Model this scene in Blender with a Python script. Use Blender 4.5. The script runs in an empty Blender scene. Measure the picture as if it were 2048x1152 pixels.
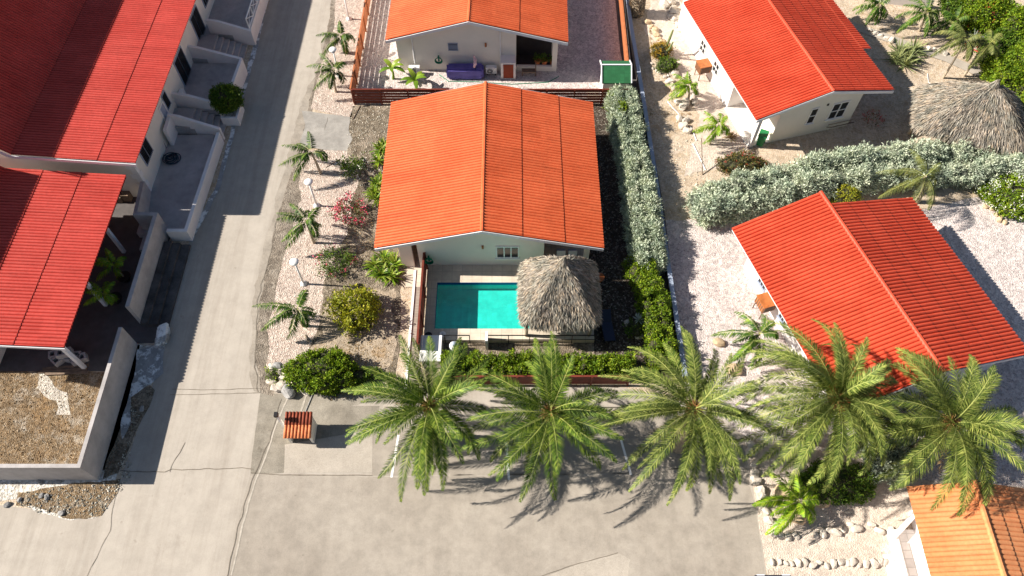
import bpy, bmesh, math, random
import numpy as np
from mathutils import Vector, Matrix, noise
R_ = math.radians
rng = np.random.default_rng(7)
random.seed(7)
S = bpy.context.scene
COL = S.collection
# ------------------------------------------------------------ camera, sky, sun, exposure
H = 38.3; PITCH = 58.3; FPX = 1500.0
cam = bpy.data.cameras.new('camera'); camo = bpy.data.objects.new('camera', cam); COL.objects.link(camo)
camo.location = (0, 0, H); camo.rotation_euler = (R_(90-PITCH), 0, 0)
cam.sensor_width = 36; cam.lens = FPX/2048*36; cam.clip_end = 2000; cam.clip_start = 0.5
S.camera = camo
W = bpy.data.worlds.new('World'); S.world = W; W.use_nodes = True
nt = W.node_tree; sky = nt.nodes.new('ShaderNodeTexSky'); sky.sky_type = 'NISHITA'; sky.sun_disc = False
SUNV = Vector((-1.4, 0.1, 1.0)).normalized()
sky.sun_elevation = math.asin(SUNV.z); sky.sun_rotation = math.atan2(SUNV.x, SUNV.y)
nt.links.new(sky.outputs[0], nt.nodes['Background'].inputs[0]); nt.nodes['Background'].inputs[1].default_value = 0.047
sl = bpy.data.lights.new('sun', 'SUN'); sl.energy = 5.0; sl.angle = R_(0.5); sl.color = (1.0, 0.93, 0.83)
so = bpy.data.objects.new('sun', sl); COL.objects.link(so); so.location = (-30, 10, 60)
so.rotation_euler = SUNV.to_track_quat('Z', 'Y').to_euler()
S.view_settings.view_transform = 'Standard'; S.view_settings.look = 'None'; S.view_settings.gamma = 1
S.view_settings.exposure = 0.98
S.cycles.max_bounces = 8; S.cycles.transparent_max_bounces = 12

cp, sp = math.cos(R_(PITCH)), math.sin(R_(PITCH))
def P(u, v, z=0.0):
    x = (u-1024)/FPX; y = (576-v)/FPX
    d = (x, cp+y*sp, -sp+y*cp); t = (z-H)/d[2]
    return Vector((d[0]*t, d[1]*t, z))

# ------------------------------------------------------------ materials
def nodes(m):
    m.use_nodes = True; return m.node_tree.nodes, m.node_tree.links
def ramp(n, stops):
    r = n.new('ShaderNodeValToRGB'); e = r.color_ramp.elements
    while len(e) < len(stops): e.new(0.5)
    for i, (p, c) in enumerate(stops): e[i].position = p; e[i].color = (*c, 1)
    return r
def tex(n, l, kind, scale, pos, **kw):
    t = n.new(kind); t.inputs['Scale'].default_value = scale
    for k, v in kw.items():
        if k in t.inputs: t.inputs[k].default_value = v
    l.new(pos, t.inputs['Vector']); return t
def mix(n, l, a, b, fac, mode='MIX'):
    m = n.new('ShaderNodeMix'); m.data_type = 'RGBA'; m.blend_type = mode
    for sock, val in ((m.inputs[6], a), (m.inputs[7], b)):
        if hasattr(val, 'links'): l.new(val, sock)
        else: sock.default_value = (*val, 1)
    if hasattr(fac, 'links'): l.new(fac, m.inputs[0])
    else: m.inputs[0].default_value = fac
    return m.outputs[2]
def sm(c, k): return tuple(min(1, x*k) for x in c)
def base(name, rough=0.8, spec=0.3):
    m = bpy.data.materials.new(name); n, l = nodes(m); b = n['Principled BSDF']
    b.inputs['Roughness'].default_value = rough; b.inputs['Specular IOR Level'].default_value = spec
    g = n.new('ShaderNodeNewGeometry'); return m, n, l, b, g.outputs['Position']
def bump(n, l, h, b, strength=0.4, dist=0.03):
    q = n.new('ShaderNodeBump'); q.inputs['Strength'].default_value = strength; q.inputs['Distance'].default_value = dist
    l.new(h, q.inputs['Height']); l.new(q.outputs[0], b.inputs['Normal'])
def M_plain(name, c, rough=0.7, var=0.12, scale=3.0, spec=0.3, bs=0.1, metal=0):
    m, n, l, b, pos = base(name, rough, spec); b.inputs['Metallic'].default_value = metal
    t = tex(n, l, 'ShaderNodeTexNoise', scale, pos, Detail=6, Roughness=0.6)
    t2 = tex(n, l, 'ShaderNodeTexNoise', scale*9, pos, Detail=3)
    r = ramp(n, [(0.3, sm(c, 1-var)), (0.7, sm(c, 1+var))]); l.new(t.outputs[0], r.inputs[0])
    r2 = ramp(n, [(0.3, (1-var*.6,)*3), (0.7, (1, 1, 1))]); l.new(t2.outputs[0], r2.inputs[0])
    l.new(mix(n, l, r.outputs[0], r2.outputs[0], 1.0, 'MULTIPLY'), b.inputs['Base Color'])
    if bs: bump(n, l, t2.outputs[0], b, bs, 0.02)
    return m
def M_concrete(name, c, stain=(0.6, 0.57, 0.52), big=0.16, amt=0.6, speck=0.12, crack=0.0, white=None, streak=0):
    m, n, l, b, pos = base(name, 0.88, 0.2)
    t = tex(n, l, 'ShaderNodeTexNoise', big, pos, Detail=8, Roughness=0.62)
    r = ramp(n, [(0.35, (0, 0, 0)), (0.68, (1, 1, 1))]); l.new(t.outputs[0], r.inputs[0])
    t2 = tex(n, l, 'ShaderNodeTexNoise', 1.3, pos, Detail=9, Roughness=0.7)
    r2 = ramp(n, [(0.3, (1-amt*.35,)*3), (0.6, (1.0, 1.0, 1.0))]); l.new(t2.outputs[0], r2.inputs[0])
    col = mix(n, l, c, tuple(a*s for a, s in zip(c, stain)), mul(n, l, r.outputs[0], amt))
    col = mix(n, l, col, r2.outputs[0], 1.0, 'MULTIPLY')
    t3 = tex(n, l, 'ShaderNodeTexNoise', 38, pos, Detail=2, Roughness=0.7)
    r3 = ramp(n, [(0.33, (1-speck*2,)*3), (0.5, (1, 1, 1)), (0.72, (1+speck,)*3)]); l.new(t3.outputs[0], r3.inputs[0])
    col = mix(n, l, col, r3.outputs[0], 1.0, 'MULTIPLY')
    t5 = tex(n, l, 'ShaderNodeTexNoise', 0.5, pos, Detail=12, Roughness=0.75)
    r5 = ramp(n, [(0.60, (1, 1, 1)), (0.68, (0.72, 0.70, 0.68)), (0.8, (0.6, 0.58, 0.56))]); l.new(t5.outputs[0], r5.inputs[0])
    col = mix(n, l, col, r5.outputs[0], 0.8*amt+0.15, 'MULTIPLY')
    if streak:
        mp = n.new('ShaderNodeMapping'); mp.inputs['Scale'].default_value = (0.9, 0.05, 1); l.new(pos, mp.inputs['Vector'])
        t6 = tex(n, l, 'ShaderNodeTexNoise', 1.0, mp.outputs[0], Detail=7, Roughness=0.7); r6 = ramp(n, [(0.35, (0.80, 0.785, 0.77)), (0.55, (1.0, 1.0, 1.0))]); l.new(t6.outputs[0], r6.inputs[0])
        col = mix(n, l, col, r6.outputs[0], streak, 'MULTIPLY')
        t7 = tex(n, l, 'ShaderNodeTexNoise', 2.1, pos, Detail=4, Roughness=0.5); r7 = ramp(n, [(0.70, (1, 1, 1)), (0.78, (0.62, 0.6, 0.58))]); l.new(t7.outputs[0], r7.inputs[0])
        col = mix(n, l, col, r7.outputs[0], 0.8, 'MULTIPLY')
    if white:
        t4 = tex(n, l, 'ShaderNodeTexNoise', 0.9, pos, Detail=10, Roughness=0.75)
        r4 = ramp(n, [(0.5, (0, 0, 0)), (0.56, (1, 1, 1))]); l.new(t4.outputs[0], r4.inputs[0])
        col = mix(n, l, col, white, r4.outputs[0])
    l.new(col, b.inputs['Base Color']); bump(n, l, t3.outputs[0], b, 0.3, 0.02)
    return m
def mul(n, l, a, k):
    q = n.new('ShaderNodeMath'); q.operation = 'MULTIPLY'; l.new(a, q.inputs[0]); q.inputs[1].default_value = k; return q.outputs[0]
def M_gravel(name, cols, scale=14, patch=None, pscale=0.35, pth=(0.5, 0.6), bs=0.9, fine=0.25):
    m, n, l, b, pos = base(name, 0.95, 0.15)
    d = tex(n, l, 'ShaderNodeTexNoise', scale*0.8, pos, Detail=2)
    va = n.new('ShaderNodeVectorMath'); va.operation = 'MULTIPLY_ADD'
    l.new(d.outputs[1], va.inputs[0]); va.inputs[1].default_value = (0.05, 0.05, 0.05); l.new(pos, va.inputs[2])
    v = tex(n, l, 'ShaderNodeTexVoronoi', scale, va.outputs[0])
    sep = n.new('ShaderNodeSeparateColor'); l.new(v.outputs['Color'], sep.inputs[0])
    k = len(cols)
    r = ramp(n, [(i/(k-1) if k > 1 else 0, c) for i, c in enumerate(cols)]); l.new(sep.outputs[0], r.inputs[0])
    v2 = tex(n, l, 'ShaderNodeTexVoronoi', scale*0.37, va.outputs[0])
    s2 = n.new('ShaderNodeSeparateColor'); l.new(v2.outputs['Color'], s2.inputs[0])
    r2 = ramp(n, [(0, (1-fine,)*3), (1, (1+fine*.5,)*3)]); l.new(s2.outputs[1], r2.inputs[0])
    col = mix(n, l, r.outputs[0], r2.outputs[0], 1.0, 'MULTIPLY')
    t = tex(n, l, 'ShaderNodeTexNoise', 0.7, pos, Detail=8, Roughness=0.7)
    r3 = ramp(n, [(0.3, (0.86, 0.85, 0.84)), (0.65, (1.03, 1.02, 1.0))]); l.new(t.outputs[0], r3.inputs[0])
    col = mix(n, l, col, r3.outputs[0], 1.0, 'MULTIPLY')
    if patch:
        for i, pc in enumerate(patch):
            tp = tex(n, l, 'ShaderNodeTexNoise', pscale*(1+i*.9), pos, Detail=10, Roughness=0.72)
            if i:
                va2 = n.new('ShaderNodeVectorMath'); va2.operation = 'ADD'; l.new(pos, va2.inputs[0]); va2.inputs[1].default_value = (17.3*i, 9.1, 3); l.new(va2.outputs[0], tp.inputs['Vector'])
            rp = ramp(n, [(pth[0], (0, 0, 0)), (pth[1], (1, 1, 1))]); l.new(tp.outputs[0], rp.inputs[0])
            pcol = mix(n, l, pc, r2.outputs[0], 1.0, 'MULTIPLY')
            pcol = mix(n, l, pcol, r.outputs[0], 0.35)
            col = mix(n, l, col, pcol, rp.outputs[0])
    l.new(col, b.inputs['Base Color']); bump(n, l, v.outputs['Distance'], b, bs, 0.05)
    return m
def M_leaf(name, cols, trans=0.3, rough=0.55, spec=0.25):
    m = bpy.data.materials.new(name); n, l = nodes(m); b = n['Principled BSDF']; out = n['Material Output']
    b.inputs['Roughness'].default_value = rough; b.inputs['Specular IOR Level'].default_value = spec
    g = n.new('ShaderNodeNewGeometry')
    k = len(cols); r = ramp(n, [(i/(k-1), c) for i, c in enumerate(cols)]); l.new(g.outputs['Random Per Island'], r.inputs[0])
    t = tex(n, l, 'ShaderNodeTexNoise', 1.6, g.outputs['Position'], Detail=3)
    r2 = ramp(n, [(0.35, (0.7, 0.75, 0.7)), (0.65, (1.15, 1.1, 1.0))]); l.new(t.outputs[0], r2.inputs[0])
    c = mix(n, l, r.outputs[0], r2.outputs[0], 1.0, 'MULTIPLY')
    at = n.new('ShaderNodeAttribute'); at.attribute_name = 'tone'; ad = n.new('ShaderNodeMath'); ad.operation = 'ADD'; l.new(at.outputs['Fac'], ad.inputs[0]); ad.inputs[1].default_value = 1.0
    vm = n.new('ShaderNodeVectorMath'); vm.operation = 'SCALE'; l.new(c, vm.inputs[0]); l.new(ad.outputs[0], vm.inputs['Scale']); c = vm.outputs[0]
    l.new(c, b.inputs['Base Color'])
    if trans:
        tr = n.new('ShaderNodeBsdfTranslucent'); l.new(mix(n, l, c, (1.0, 1.0, 0.5), 1.0, 'MULTIPLY'), tr.inputs[0])
        ms = n.new('ShaderNodeMixShader'); ms.inputs[0].default_value = trans
        l.new(b.outputs[0], ms.inputs[1]); l.new(tr.outputs[0], ms.inputs[2]); l.new(ms.outputs[0], out.inputs[0])
    return m
def M_roof(name, c, fade, rough=0.5):
    m, n, l, b, pos = base(name, rough, 0.12)
    t = tex(n, l, 'ShaderNodeTexNoise', 0.45, pos, Detail=6, Roughness=0.6)
    r = ramp(n, [(0.3, c), (0.72, fade)]); l.new(t.outputs[0], r.inputs[0])
    t2 = tex(n, l, 'ShaderNodeTexNoise', 6, pos, Detail=6, Roughness=0.7)
    r2 = ramp(n, [(0.3, (0.8, 0.78, 0.78)), (0.6, (1.0, 1.0, 1.0))]); l.new(t2.outputs[0], r2.inputs[0])
    mp = n.new('ShaderNodeMapping'); mp.inputs['Scale'].default_value = (0.35, 4.5, 1); l.new(pos, mp.inputs['Vector'])
    t3 = tex(n, l, 'ShaderNodeTexNoise', 1.0, mp.outputs[0], Detail=5, Roughness=0.65)
    r3 = ramp(n, [(0.28, (0.70, 0.66, 0.66)), (0.5, (1.0, 1.0, 1.0)), (0.75, (1.03, 1.05, 1.06))]); l.new(t3.outputs[0], r3.inputs[0])
    mp2 = n.new('ShaderNodeMapping'); mp2.inputs['Scale'].default_value = (0.3, 0.95, 1); l.new(pos, mp2.inputs['Vector'])
    v4 = tex(n, l, 'ShaderNodeTexVoronoi', 1.0, mp2.outputs[0]); v4.distance = 'CHEBYCHEV'; v4.inputs['Randomness'].default_value = 0.15
    s4 = n.new('ShaderNodeSeparateColor'); l.new(v4.outputs['Color'], s4.inputs[0]); r4 = ramp(n, [(0, (0.93, 0.91, 0.91)), (1, (1.04, 1.05, 1.06))]); l.new(s4.outputs[0], r4.inputs[0])
    c = mix(n, l, r.outputs[0], r2.outputs[0], 1.0, 'MULTIPLY'); c = mix(n, l, c, r3.outputs[0], 0.7, 'MULTIPLY'); c = mix(n, l, c, r4.outputs[0], 1.0, 'MULTIPLY')
    l.new(c, b.inputs['Base Color'])
    return m
def M_tiles(name, c, grout, sx, sy, rough=0.5, var=0.06):
    m, n, l, b, pos = base(name, rough, 0.3)
    t = n.new('ShaderNodeTexBrick'); l.new(pos, t.inputs['Vector']); t.offset = 0; t.inputs['Scale'].default_value = 1
    t.inputs['Color1'].default_value = (*sm(c, 1-var), 1); t.inputs['Color2'].default_value = (*sm(c, 1+var), 1)
    t.inputs['Mortar'].default_value = (*grout, 1); t.inputs['Mortar Size'].default_value = 0.02
    t.inputs['Brick Width'].default_value = sx; t.inputs['Row Height'].default_value = sy
    t2 = tex(n, l, 'ShaderNodeTexNoise', 1.2, pos, Detail=8, Roughness=0.7)
    r = ramp(n, [(0.3, (0.78, 0.77, 0.76)), (0.65, (1.06, 1.06, 1.05))]); l.new(t2.outputs[0], r.inputs[0])
    l.new(mix(n, l, t.outputs[0], r.outputs[0], 1.0, 'MULTIPLY'), b.inputs['Base Color'])
    return m
def M_island(name, cols, rough=0.8):
    return M_leaf(name, cols, 0.0, rough, 0.15)
M = {}
M['sand'] = M_gravel('sand_gravel', [(0.46, 0.36, 0.26), (0.55, 0.45, 0.34), (0.62, 0.53, 0.43), (0.50, 0.38, 0.26)], 16, [(0.38, 0.25, 0.13), (0.60, 0.51, 0.43), (0.30, 0.21, 0.12)], 0.5, (0.54, 0.66), 0.6, 0.2)
M['palesand'] = M_gravel('pale_sand', [(0.52, 0.43, 0.36), (0.66, 0.58, 0.50), (0.60, 0.50, 0.42)], 15, None, bs=0.6, fine=0.16)
M['pink'] = M_gravel('pink_gravel', [(0.46, 0.35, 0.30), (0.59, 0.49, 0.42), (0.68, 0.61, 0.54), (0.38, 0.28, 0.23), (0.62, 0.53, 0.46)], 15, None, bs=0.9, fine=0.22)
M['palepink'] = M_gravel('pale_pink_gravel', [(0.40, 0.34, 0.33), (0.62, 0.55, 0.53), (0.72, 0.66, 0.62), (0.55, 0.46, 0.44)], 13, None, bs=0.8, fine=0.22)
M['garden'] = M_gravel('garden_soil', [(0.13, 0.105, 0.075), (0.20, 0.165, 0.12), (0.32, 0.27, 0.21), (0.15, 0.12, 0.085)], 13, [(0.44, 0.36, 0.28), (0.12, 0.09, 0.06)], 0.45, (0.5, 0.6), 0.9, 0.35)
M['drysoil'] = M_gravel('dry_soil', [(0.34, 0.28, 0.21), (0.44, 0.37, 0.29), (0.40, 0.32, 0.23)], 15, [(0.30, 0.19, 0.09), (0.22, 0.17, 0.12)], 0.9, (0.53, 0.62), 0.6, 0.25)
M['darksoil'] = M_gravel('shaded_dark_soil', [(0.035, 0.028, 0.022), (0.06, 0.045, 0.035), (0.09, 0.07, 0.055), (0.04, 0.03, 0.025), (0.3, 0.26, 0.22)], 13, None, bs=0.7)  # dark gravel, with the house's shade also put into the base colour
M['shoulder'] = M_gravel('road_shoulder', [(0.165, 0.138, 0.11), (0.22, 0.185, 0.15), (0.29, 0.25, 0.205)], 11, [(0.16, 0.13, 0.10), (0.40, 0.35, 0.29)], 0.5, (0.5, 0.64), 0.8, 0.3)
M['rubble'] = M_gravel('brown_rubble', [(0.14, 0.095, 0.052), (0.24, 0.165, 0.095), (0.31, 0.23, 0.145), (0.20, 0.13, 0.072), (0.40, 0.33, 0.24)], 17, [(0.36, 0.22, 0.10), (0.17, 0.115, 0.065), (0.42, 0.38, 0.32)], 0.45, (0.52, 0.64), 1.0, 0.4)
M['limed'] = M_gravel('lime_dust', [(0.42, 0.37, 0.30), (0.62, 0.58, 0.52), (0.5, 0.45, 0.38), (0.70, 0.67, 0.62)], 16, None, bs=0.9, fine=0.3)
M['lime'] = M_gravel('lime_rubble', [(0.55, 0.52, 0.47), (0.8, 0.78, 0.74), (0.4, 0.36, 0.3), (0.72, 0.69, 0.64)], 8, None, bs=0.9, fine=0.3)
M['road'] = M_concrete('road_concrete', (0.445, 0.40, 0.345), (0.84, 0.82, 0.80), 0.18, 0.4, 0.07, streak=0.9)
M['lot'] = M_concrete('lot_concrete', (0.41, 0.365, 0.31), (0.70, 0.68, 0.66), 0.22, 0.7, 0.08, streak=0.4)
M['roadedge'] = M_concrete('road_edge', (0.40, 0.355, 0.30), (0.72, 0.70, 0.67), 0.6, 0.9, 0.12)
M['lotpale'] = M_concrete('lot_pale', (0.45, 0.40, 0.34), (0.85, 0.84, 0.82), 0.5, 0.5)
M['oldconc'] = M_concrete('old_concrete', (0.36, 0.325, 0.27), (0.55, 0.53, 0.5), 0.35, 0.9, 0.18)
M['patch'] = M_concrete('driveway_patch', (0.40, 0.375, 0.34), (0.6, 0.6, 0.6), 0.6, 0.8)
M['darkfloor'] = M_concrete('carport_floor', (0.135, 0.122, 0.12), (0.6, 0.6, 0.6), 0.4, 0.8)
M['wetstep'] = M_concrete('dirty_step', (0.14, 0.13, 0.125), (0.4, 0.4, 0.42), 0.8, 1.0, 0.2)
M['terrace'] = M_concrete('terrace_screed', (0.48, 0.455, 0.45), (0.7, 0.7, 0.7), 0.5, 0.7)
M['render'] = M_concrete('grey_render', (0.50, 0.47, 0.46), (0.7, 0.69, 0.68), 0.6, 0.7, 0.05)
M['renderwhite'] = M_plain('white_render', (0.78, 0.74, 0.72), 0.85, 0.05, 1.5)
M['limewash'] = M_concrete('limewash', (0.42, 0.42, 0.42), (0.5, 0.5, 0.5), 0.9, 0.9, 0.2, white=(0.75, 0.76, 0.76))
M['cream'] = M_plain('cream_wall', (0.80, 0.75, 0.66), 0.85, 0.04, 0.8)
M['white'] = M_plain('white_paint', (0.82, 0.80, 0.77), 0.6, 0.04, 2)
M['trim'] = M_plain('white_trim', (0.74, 0.74, 0.76), 0.5, 0.06, 2)
M['metalwhite'] = M_plain('white_metal', (0.78, 0.78, 0.77), 0.4, 0.03, 3)
M['glass'] = M_plain('dark_glass', (0.015, 0.018, 0.022), 0.12, 0.2, 2, 0.6, 0)
M['dark'] = M_plain('black_metal', (0.018, 0.016, 0.018), 0.45, 0.2, 4)
M['shade'] = M_plain('shaded_interior', (0.045, 0.04, 0.038), 0.9, 0.2, 2)  # dark colour standing in for the shade deep inside the porches
M['bluegrey'] = M_plain('blue_grey_paint', (0.33, 0.38, 0.48), 0.5, 0.1, 2)
M['r_orange'] = M_roof('orange_roof', (0.66, 0.128, 0.046), (0.75, 0.17, 0.066))
M['r_red'] = M_roof('red_roof', (0.56, 0.068, 0.032), (0.66, 0.098, 0.048), 0.45)
M['r_redA'] = M_roof('crimson_roof', (0.50, 0.058, 0.044), (0.58, 0.085, 0.066))
M['r_tan'] = M_roof('terracotta_roof', (0.66, 0.24, 0.095), (0.80, 0.36, 0.16), 0.7)
M['r_tan2'] = M_roof('terracotta_pale_roof', (0.64, 0.225, 0.085), (0.76, 0.32, 0.14), 0.7)
M['fence'] = M_plain('red_brown_timber', (0.17, 0.035, 0.02), 0.55, 0.25, 3)
M['fencelight'] = M_plain('faded_timber', (0.45, 0.15, 0.06), 0.6, 0.2, 3)
M['wood'] = M_plain('varnished_wood', (0.42, 0.14, 0.04), 0.45, 0.3, 4)
M['woodold'] = M_plain('old_planks', (0.20, 0.14, 0.10), 0.8, 0.3, 4)
M['trunk'] = M_plain('palm_trunk', (0.30, 0.24, 0.17), 0.9, 0.3, 7, bs=0.6)
M['trunkpale'] = M_plain('pale_trunk', (0.46, 0.38, 0.28), 0.9, 0.25, 6, bs=0.5)
M['husk'] = M_island('husk', [(0.16, 0.08, 0.03), (0.34, 0.18, 0.07), (0.42, 0.28, 0.12)])
M['deck'] = M_tiles('deck_tiles', (0.62, 0.54, 0.44), (0.50, 0.43, 0.35), 0.6, 0.6)
M['whitetile'] = M_tiles('white_tiles', (0.80, 0.78, 0.75), (0.6, 0.58, 0.55), 0.4, 0.4)
M['paver'] = M_tiles('grey_pavers', (0.36, 0.31, 0.26), (0.24, 0.2, 0.17), 0.22, 0.11, 0.9, 0.12)
M['pooltile'] = M_tiles('pool_tiles', (0.10, 0.66, 0.60), (0.10, 0.63, 0.57), 0.3, 0.3, 0.4, 0.06)
M['poolblue'] = M_plain('navy_pool_tile', (0.01, 0.07, 0.25), 0.3, 0.2, 6)
M['hatch'] = M_plain('hatch_red', (0.27, 0.045, 0.018), 0.7, 0.15, 4)
M['terra'] = M_plain('terracotta', (0.55, 0.17, 0.06), 0.8, 0.2, 5)
M['tileA'] = M_plain('barrel_tile', (0.66, 0.22, 0.09), 0.75, 0.3, 6)
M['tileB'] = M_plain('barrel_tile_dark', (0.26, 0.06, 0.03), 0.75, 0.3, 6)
M['shingle'] = M_tiles('green_shingle', (0.022, 0.125, 0.048), (0.019, 0.115, 0.044), 0.3, 0.2, 0.9, 0.12)
M['binpl'] = M_plain('green_plastic', (0.02, 0.22, 0.07), 0.45, 0.1, 3)
M['hosegreen'] = M_plain('green_hose', (0.0, 0.20, 0.10), 0.5, 0.1, 3)
M['hoseblue'] = M_plain('dark_hose', (0.012, 0.035, 0.06), 0.5, 0.1, 3)
M['tarp'] = M_plain('violet_tarpaulin', (0.12, 0.10, 0.36), 0.6, 0.2, 2.5, bs=0.6)
M['navy'] = M_plain('navy_paint', (0.010, 0.016, 0.045), 0.45, 0.1, 3, 0.4, 0)
M['blue'] = M_plain('light_blue_glaze', (0.25, 0.5, 0.7), 0.3, 0.1, 3)
M['pinkcloth'] = M_plain('pink_white_cloth', (0.75, 0.5, 0.55), 0.9, 0.3, 9)
M['thatch'] = M_island('thatch', [(0.11, 0.098, 0.09), (0.24, 0.215, 0.195), (0.36, 0.325, 0.295), (0.47, 0.43, 0.39), (0.42, 0.33, 0.25), (0.18, 0.165, 0.15)], 0.9)
M['thatchbase'] = M_plain('thatch_base', (0.22, 0.18, 0.14), 0.95, 0.3, 5, bs=0.8)
M['rock'] = M_plain('limestone', (0.60, 0.53, 0.45), 0.95, 0.25, 3, bs=1.0)
M['rockgrey'] = M_plain('grey_rock', (0.34, 0.33, 0.32), 0.95, 0.3, 3, bs=1.0)
M['rocktan'] = M_plain('tan_rock', (0.56, 0.42, 0.27), 0.95, 0.25, 3, bs=1.0)
M['date'] = M_leaf('date_palm_leaf', [(0.028, 0.060, 0.010), (0.055, 0.105, 0.016), (0.11, 0.17, 0.026), (0.26, 0.32, 0.05)], 0.2, 0.5, 0.2)
M['datepale'] = M_leaf('pale_date_palm_leaf', [(0.045, 0.075, 0.016), (0.09, 0.135, 0.028), (0.18, 0.225, 0.05), (0.36, 0.39, 0.11)], 0.2, 0.5, 0.2)
M['rachis'] = M_island('rachis', [(0.26, 0.31, 0.08), (0.38, 0.40, 0.13)], 0.6)
M['coco'] = M_leaf('coconut_leaf', [(0.02, 0.055, 0.010), (0.038, 0.09, 0.012), (0.065, 0.13, 0.016), (0.16, 0.22, 0.025)], 0.16, 0.5, 0.2)
M['cocoyellow'] = M_leaf('yellow_green_palm', [(0.09, 0.19, 0.010), (0.17, 0.29, 0.015), (0.30, 0.38, 0.025)], 0.28, 0.5, 0.2)
M['foxtail'] = M_leaf('feathery_palm', [(0.075, 0.10, 0.025), (0.14, 0.16, 0.045), (0.20, 0.20, 0.06)], 0.22)
M['silver'] = M_leaf('silver_leaf', [(0.24, 0.30, 0.23), (0.42, 0.49, 0.39), (0.56, 0.62, 0.52), (0.66, 0.70, 0.60)], 0.15, 0.7, 0.2)
M['silvertwig'] = M_plain('silver_twigs', (0.10, 0.11, 0.085), 0.95, 0.3, 5)
M['green'] = M_leaf('bright_leaf', [(0.075, 0.15, 0.008), (0.14, 0.24, 0.012), (0.21, 0.31, 0.018), (0.34, 0.40, 0.03)], 0.28)
M['dgreen'] = M_leaf('dark_leaf', [(0.03, 0.075, 0.008), (0.06, 0.13, 0.012), (0.12, 0.20, 0.018), (0.20, 0.28, 0.03)], 0.22)
M['ygreen'] = M_leaf('yellow_leaf', [(0.15, 0.19, 0.012), (0.26, 0.29, 0.02), (0.38, 0.38, 0.03), (0.46, 0.42, 0.04)], 0.28)
M['twig'] = M_plain('dark_twigs', (0.05, 0.05, 0.025), 0.95, 0.3, 5)
M['strap'] = M_leaf('strap_leaf', [(0.06, 0.14, 0.01), (0.13, 0.24, 0.015), (0.26, 0.36, 0.03), (0.42, 0.42, 0.12)], 0.25, 0.4, 0.4)
M['banana'] = M_leaf('banana_leaf', [(0.10, 0.20, 0.02), (0.20, 0.33, 0.03), (0.30, 0.38, 0.05)], 0.3, 0.35, 0.4)
M['agave'] = M_leaf('agave_leaf', [(0.14, 0.17, 0.07), (0.24, 0.28, 0.12), (0.36, 0.38, 0.16)], 0.1)
M['silverag'] = M_leaf('silver_blade', [(0.42, 0.46, 0.46), (0.6, 0.63, 0.63)], 0.05)
M['orangebush'] = M_leaf('orange_leaf', [(0.16, 0.12, 0.015), (0.34, 0.22, 0.02), (0.50, 0.30, 0.03)], 0.2)
M['redleaf'] = M_leaf('red_green_leaf', [(0.06, 0.08, 0.015), (0.12, 0.13, 0.03), (0.22, 0.12, 0.05)], 0.2)
M['cactus'] = M_plain('cactus', (0.20, 0.24, 0.09), 0.7, 0.2, 5)
M['f_pink'] = M_island('pink_flower', [(0.55, 0.03, 0.10), (0.72, 0.09, 0.18), (0.80, 0.35, 0.38)])
M['f_white'] = M_island('white_flower', [(0.8, 0.8, 0.76), (0.9, 0.9, 0.88)])
M['f_red'] = M_island('red_flower', [(0.5, 0.02, 0.03), (0.6, 0.06, 0.06)])
M['dry'] = M_leaf('dry_leaf', [(0.25, 0.16, 0.08), (0.4, 0.28, 0.15)], 0.1)
def M_water():
    m = bpy.data.materials.new('pool_water'); n, l = nodes(m); out = n['Material Output']; n.remove(n['Principled BSDF'])
    tr = n.new('ShaderNodeBsdfTransparent'); tr.inputs[0].default_value = (0.50, 0.97, 0.94, 1)
    gl = n.new('ShaderNodeBsdfGlossy'); gl.inputs['Roughness'].default_value = 0.03
    fr = n.new('ShaderNodeValue'); fr.outputs[0].default_value = 0.07
    g = n.new('ShaderNodeNewGeometry'); t = tex(n, l, 'ShaderNodeTexNoise', 3.5, g.outputs['Position'], Detail=4)
    q = n.new('ShaderNodeBump'); q.inputs['Strength'].default_value = 0.25; q.inputs['Distance'].default_value = 0.05
    l.new(t.outputs[0], q.inputs['Height']); l.new(q.outputs[0], gl.inputs['Normal'])
    ms = n.new('ShaderNodeMixShader'); l.new(fr.outputs[0], ms.inputs[0]); l.new(tr.outputs[0], ms.inputs[1]); l.new(gl.outputs[0], ms.inputs[2])
    l.new(ms.outputs[0], out.inputs[0]); return m
M['water'] = M_water()

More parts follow.
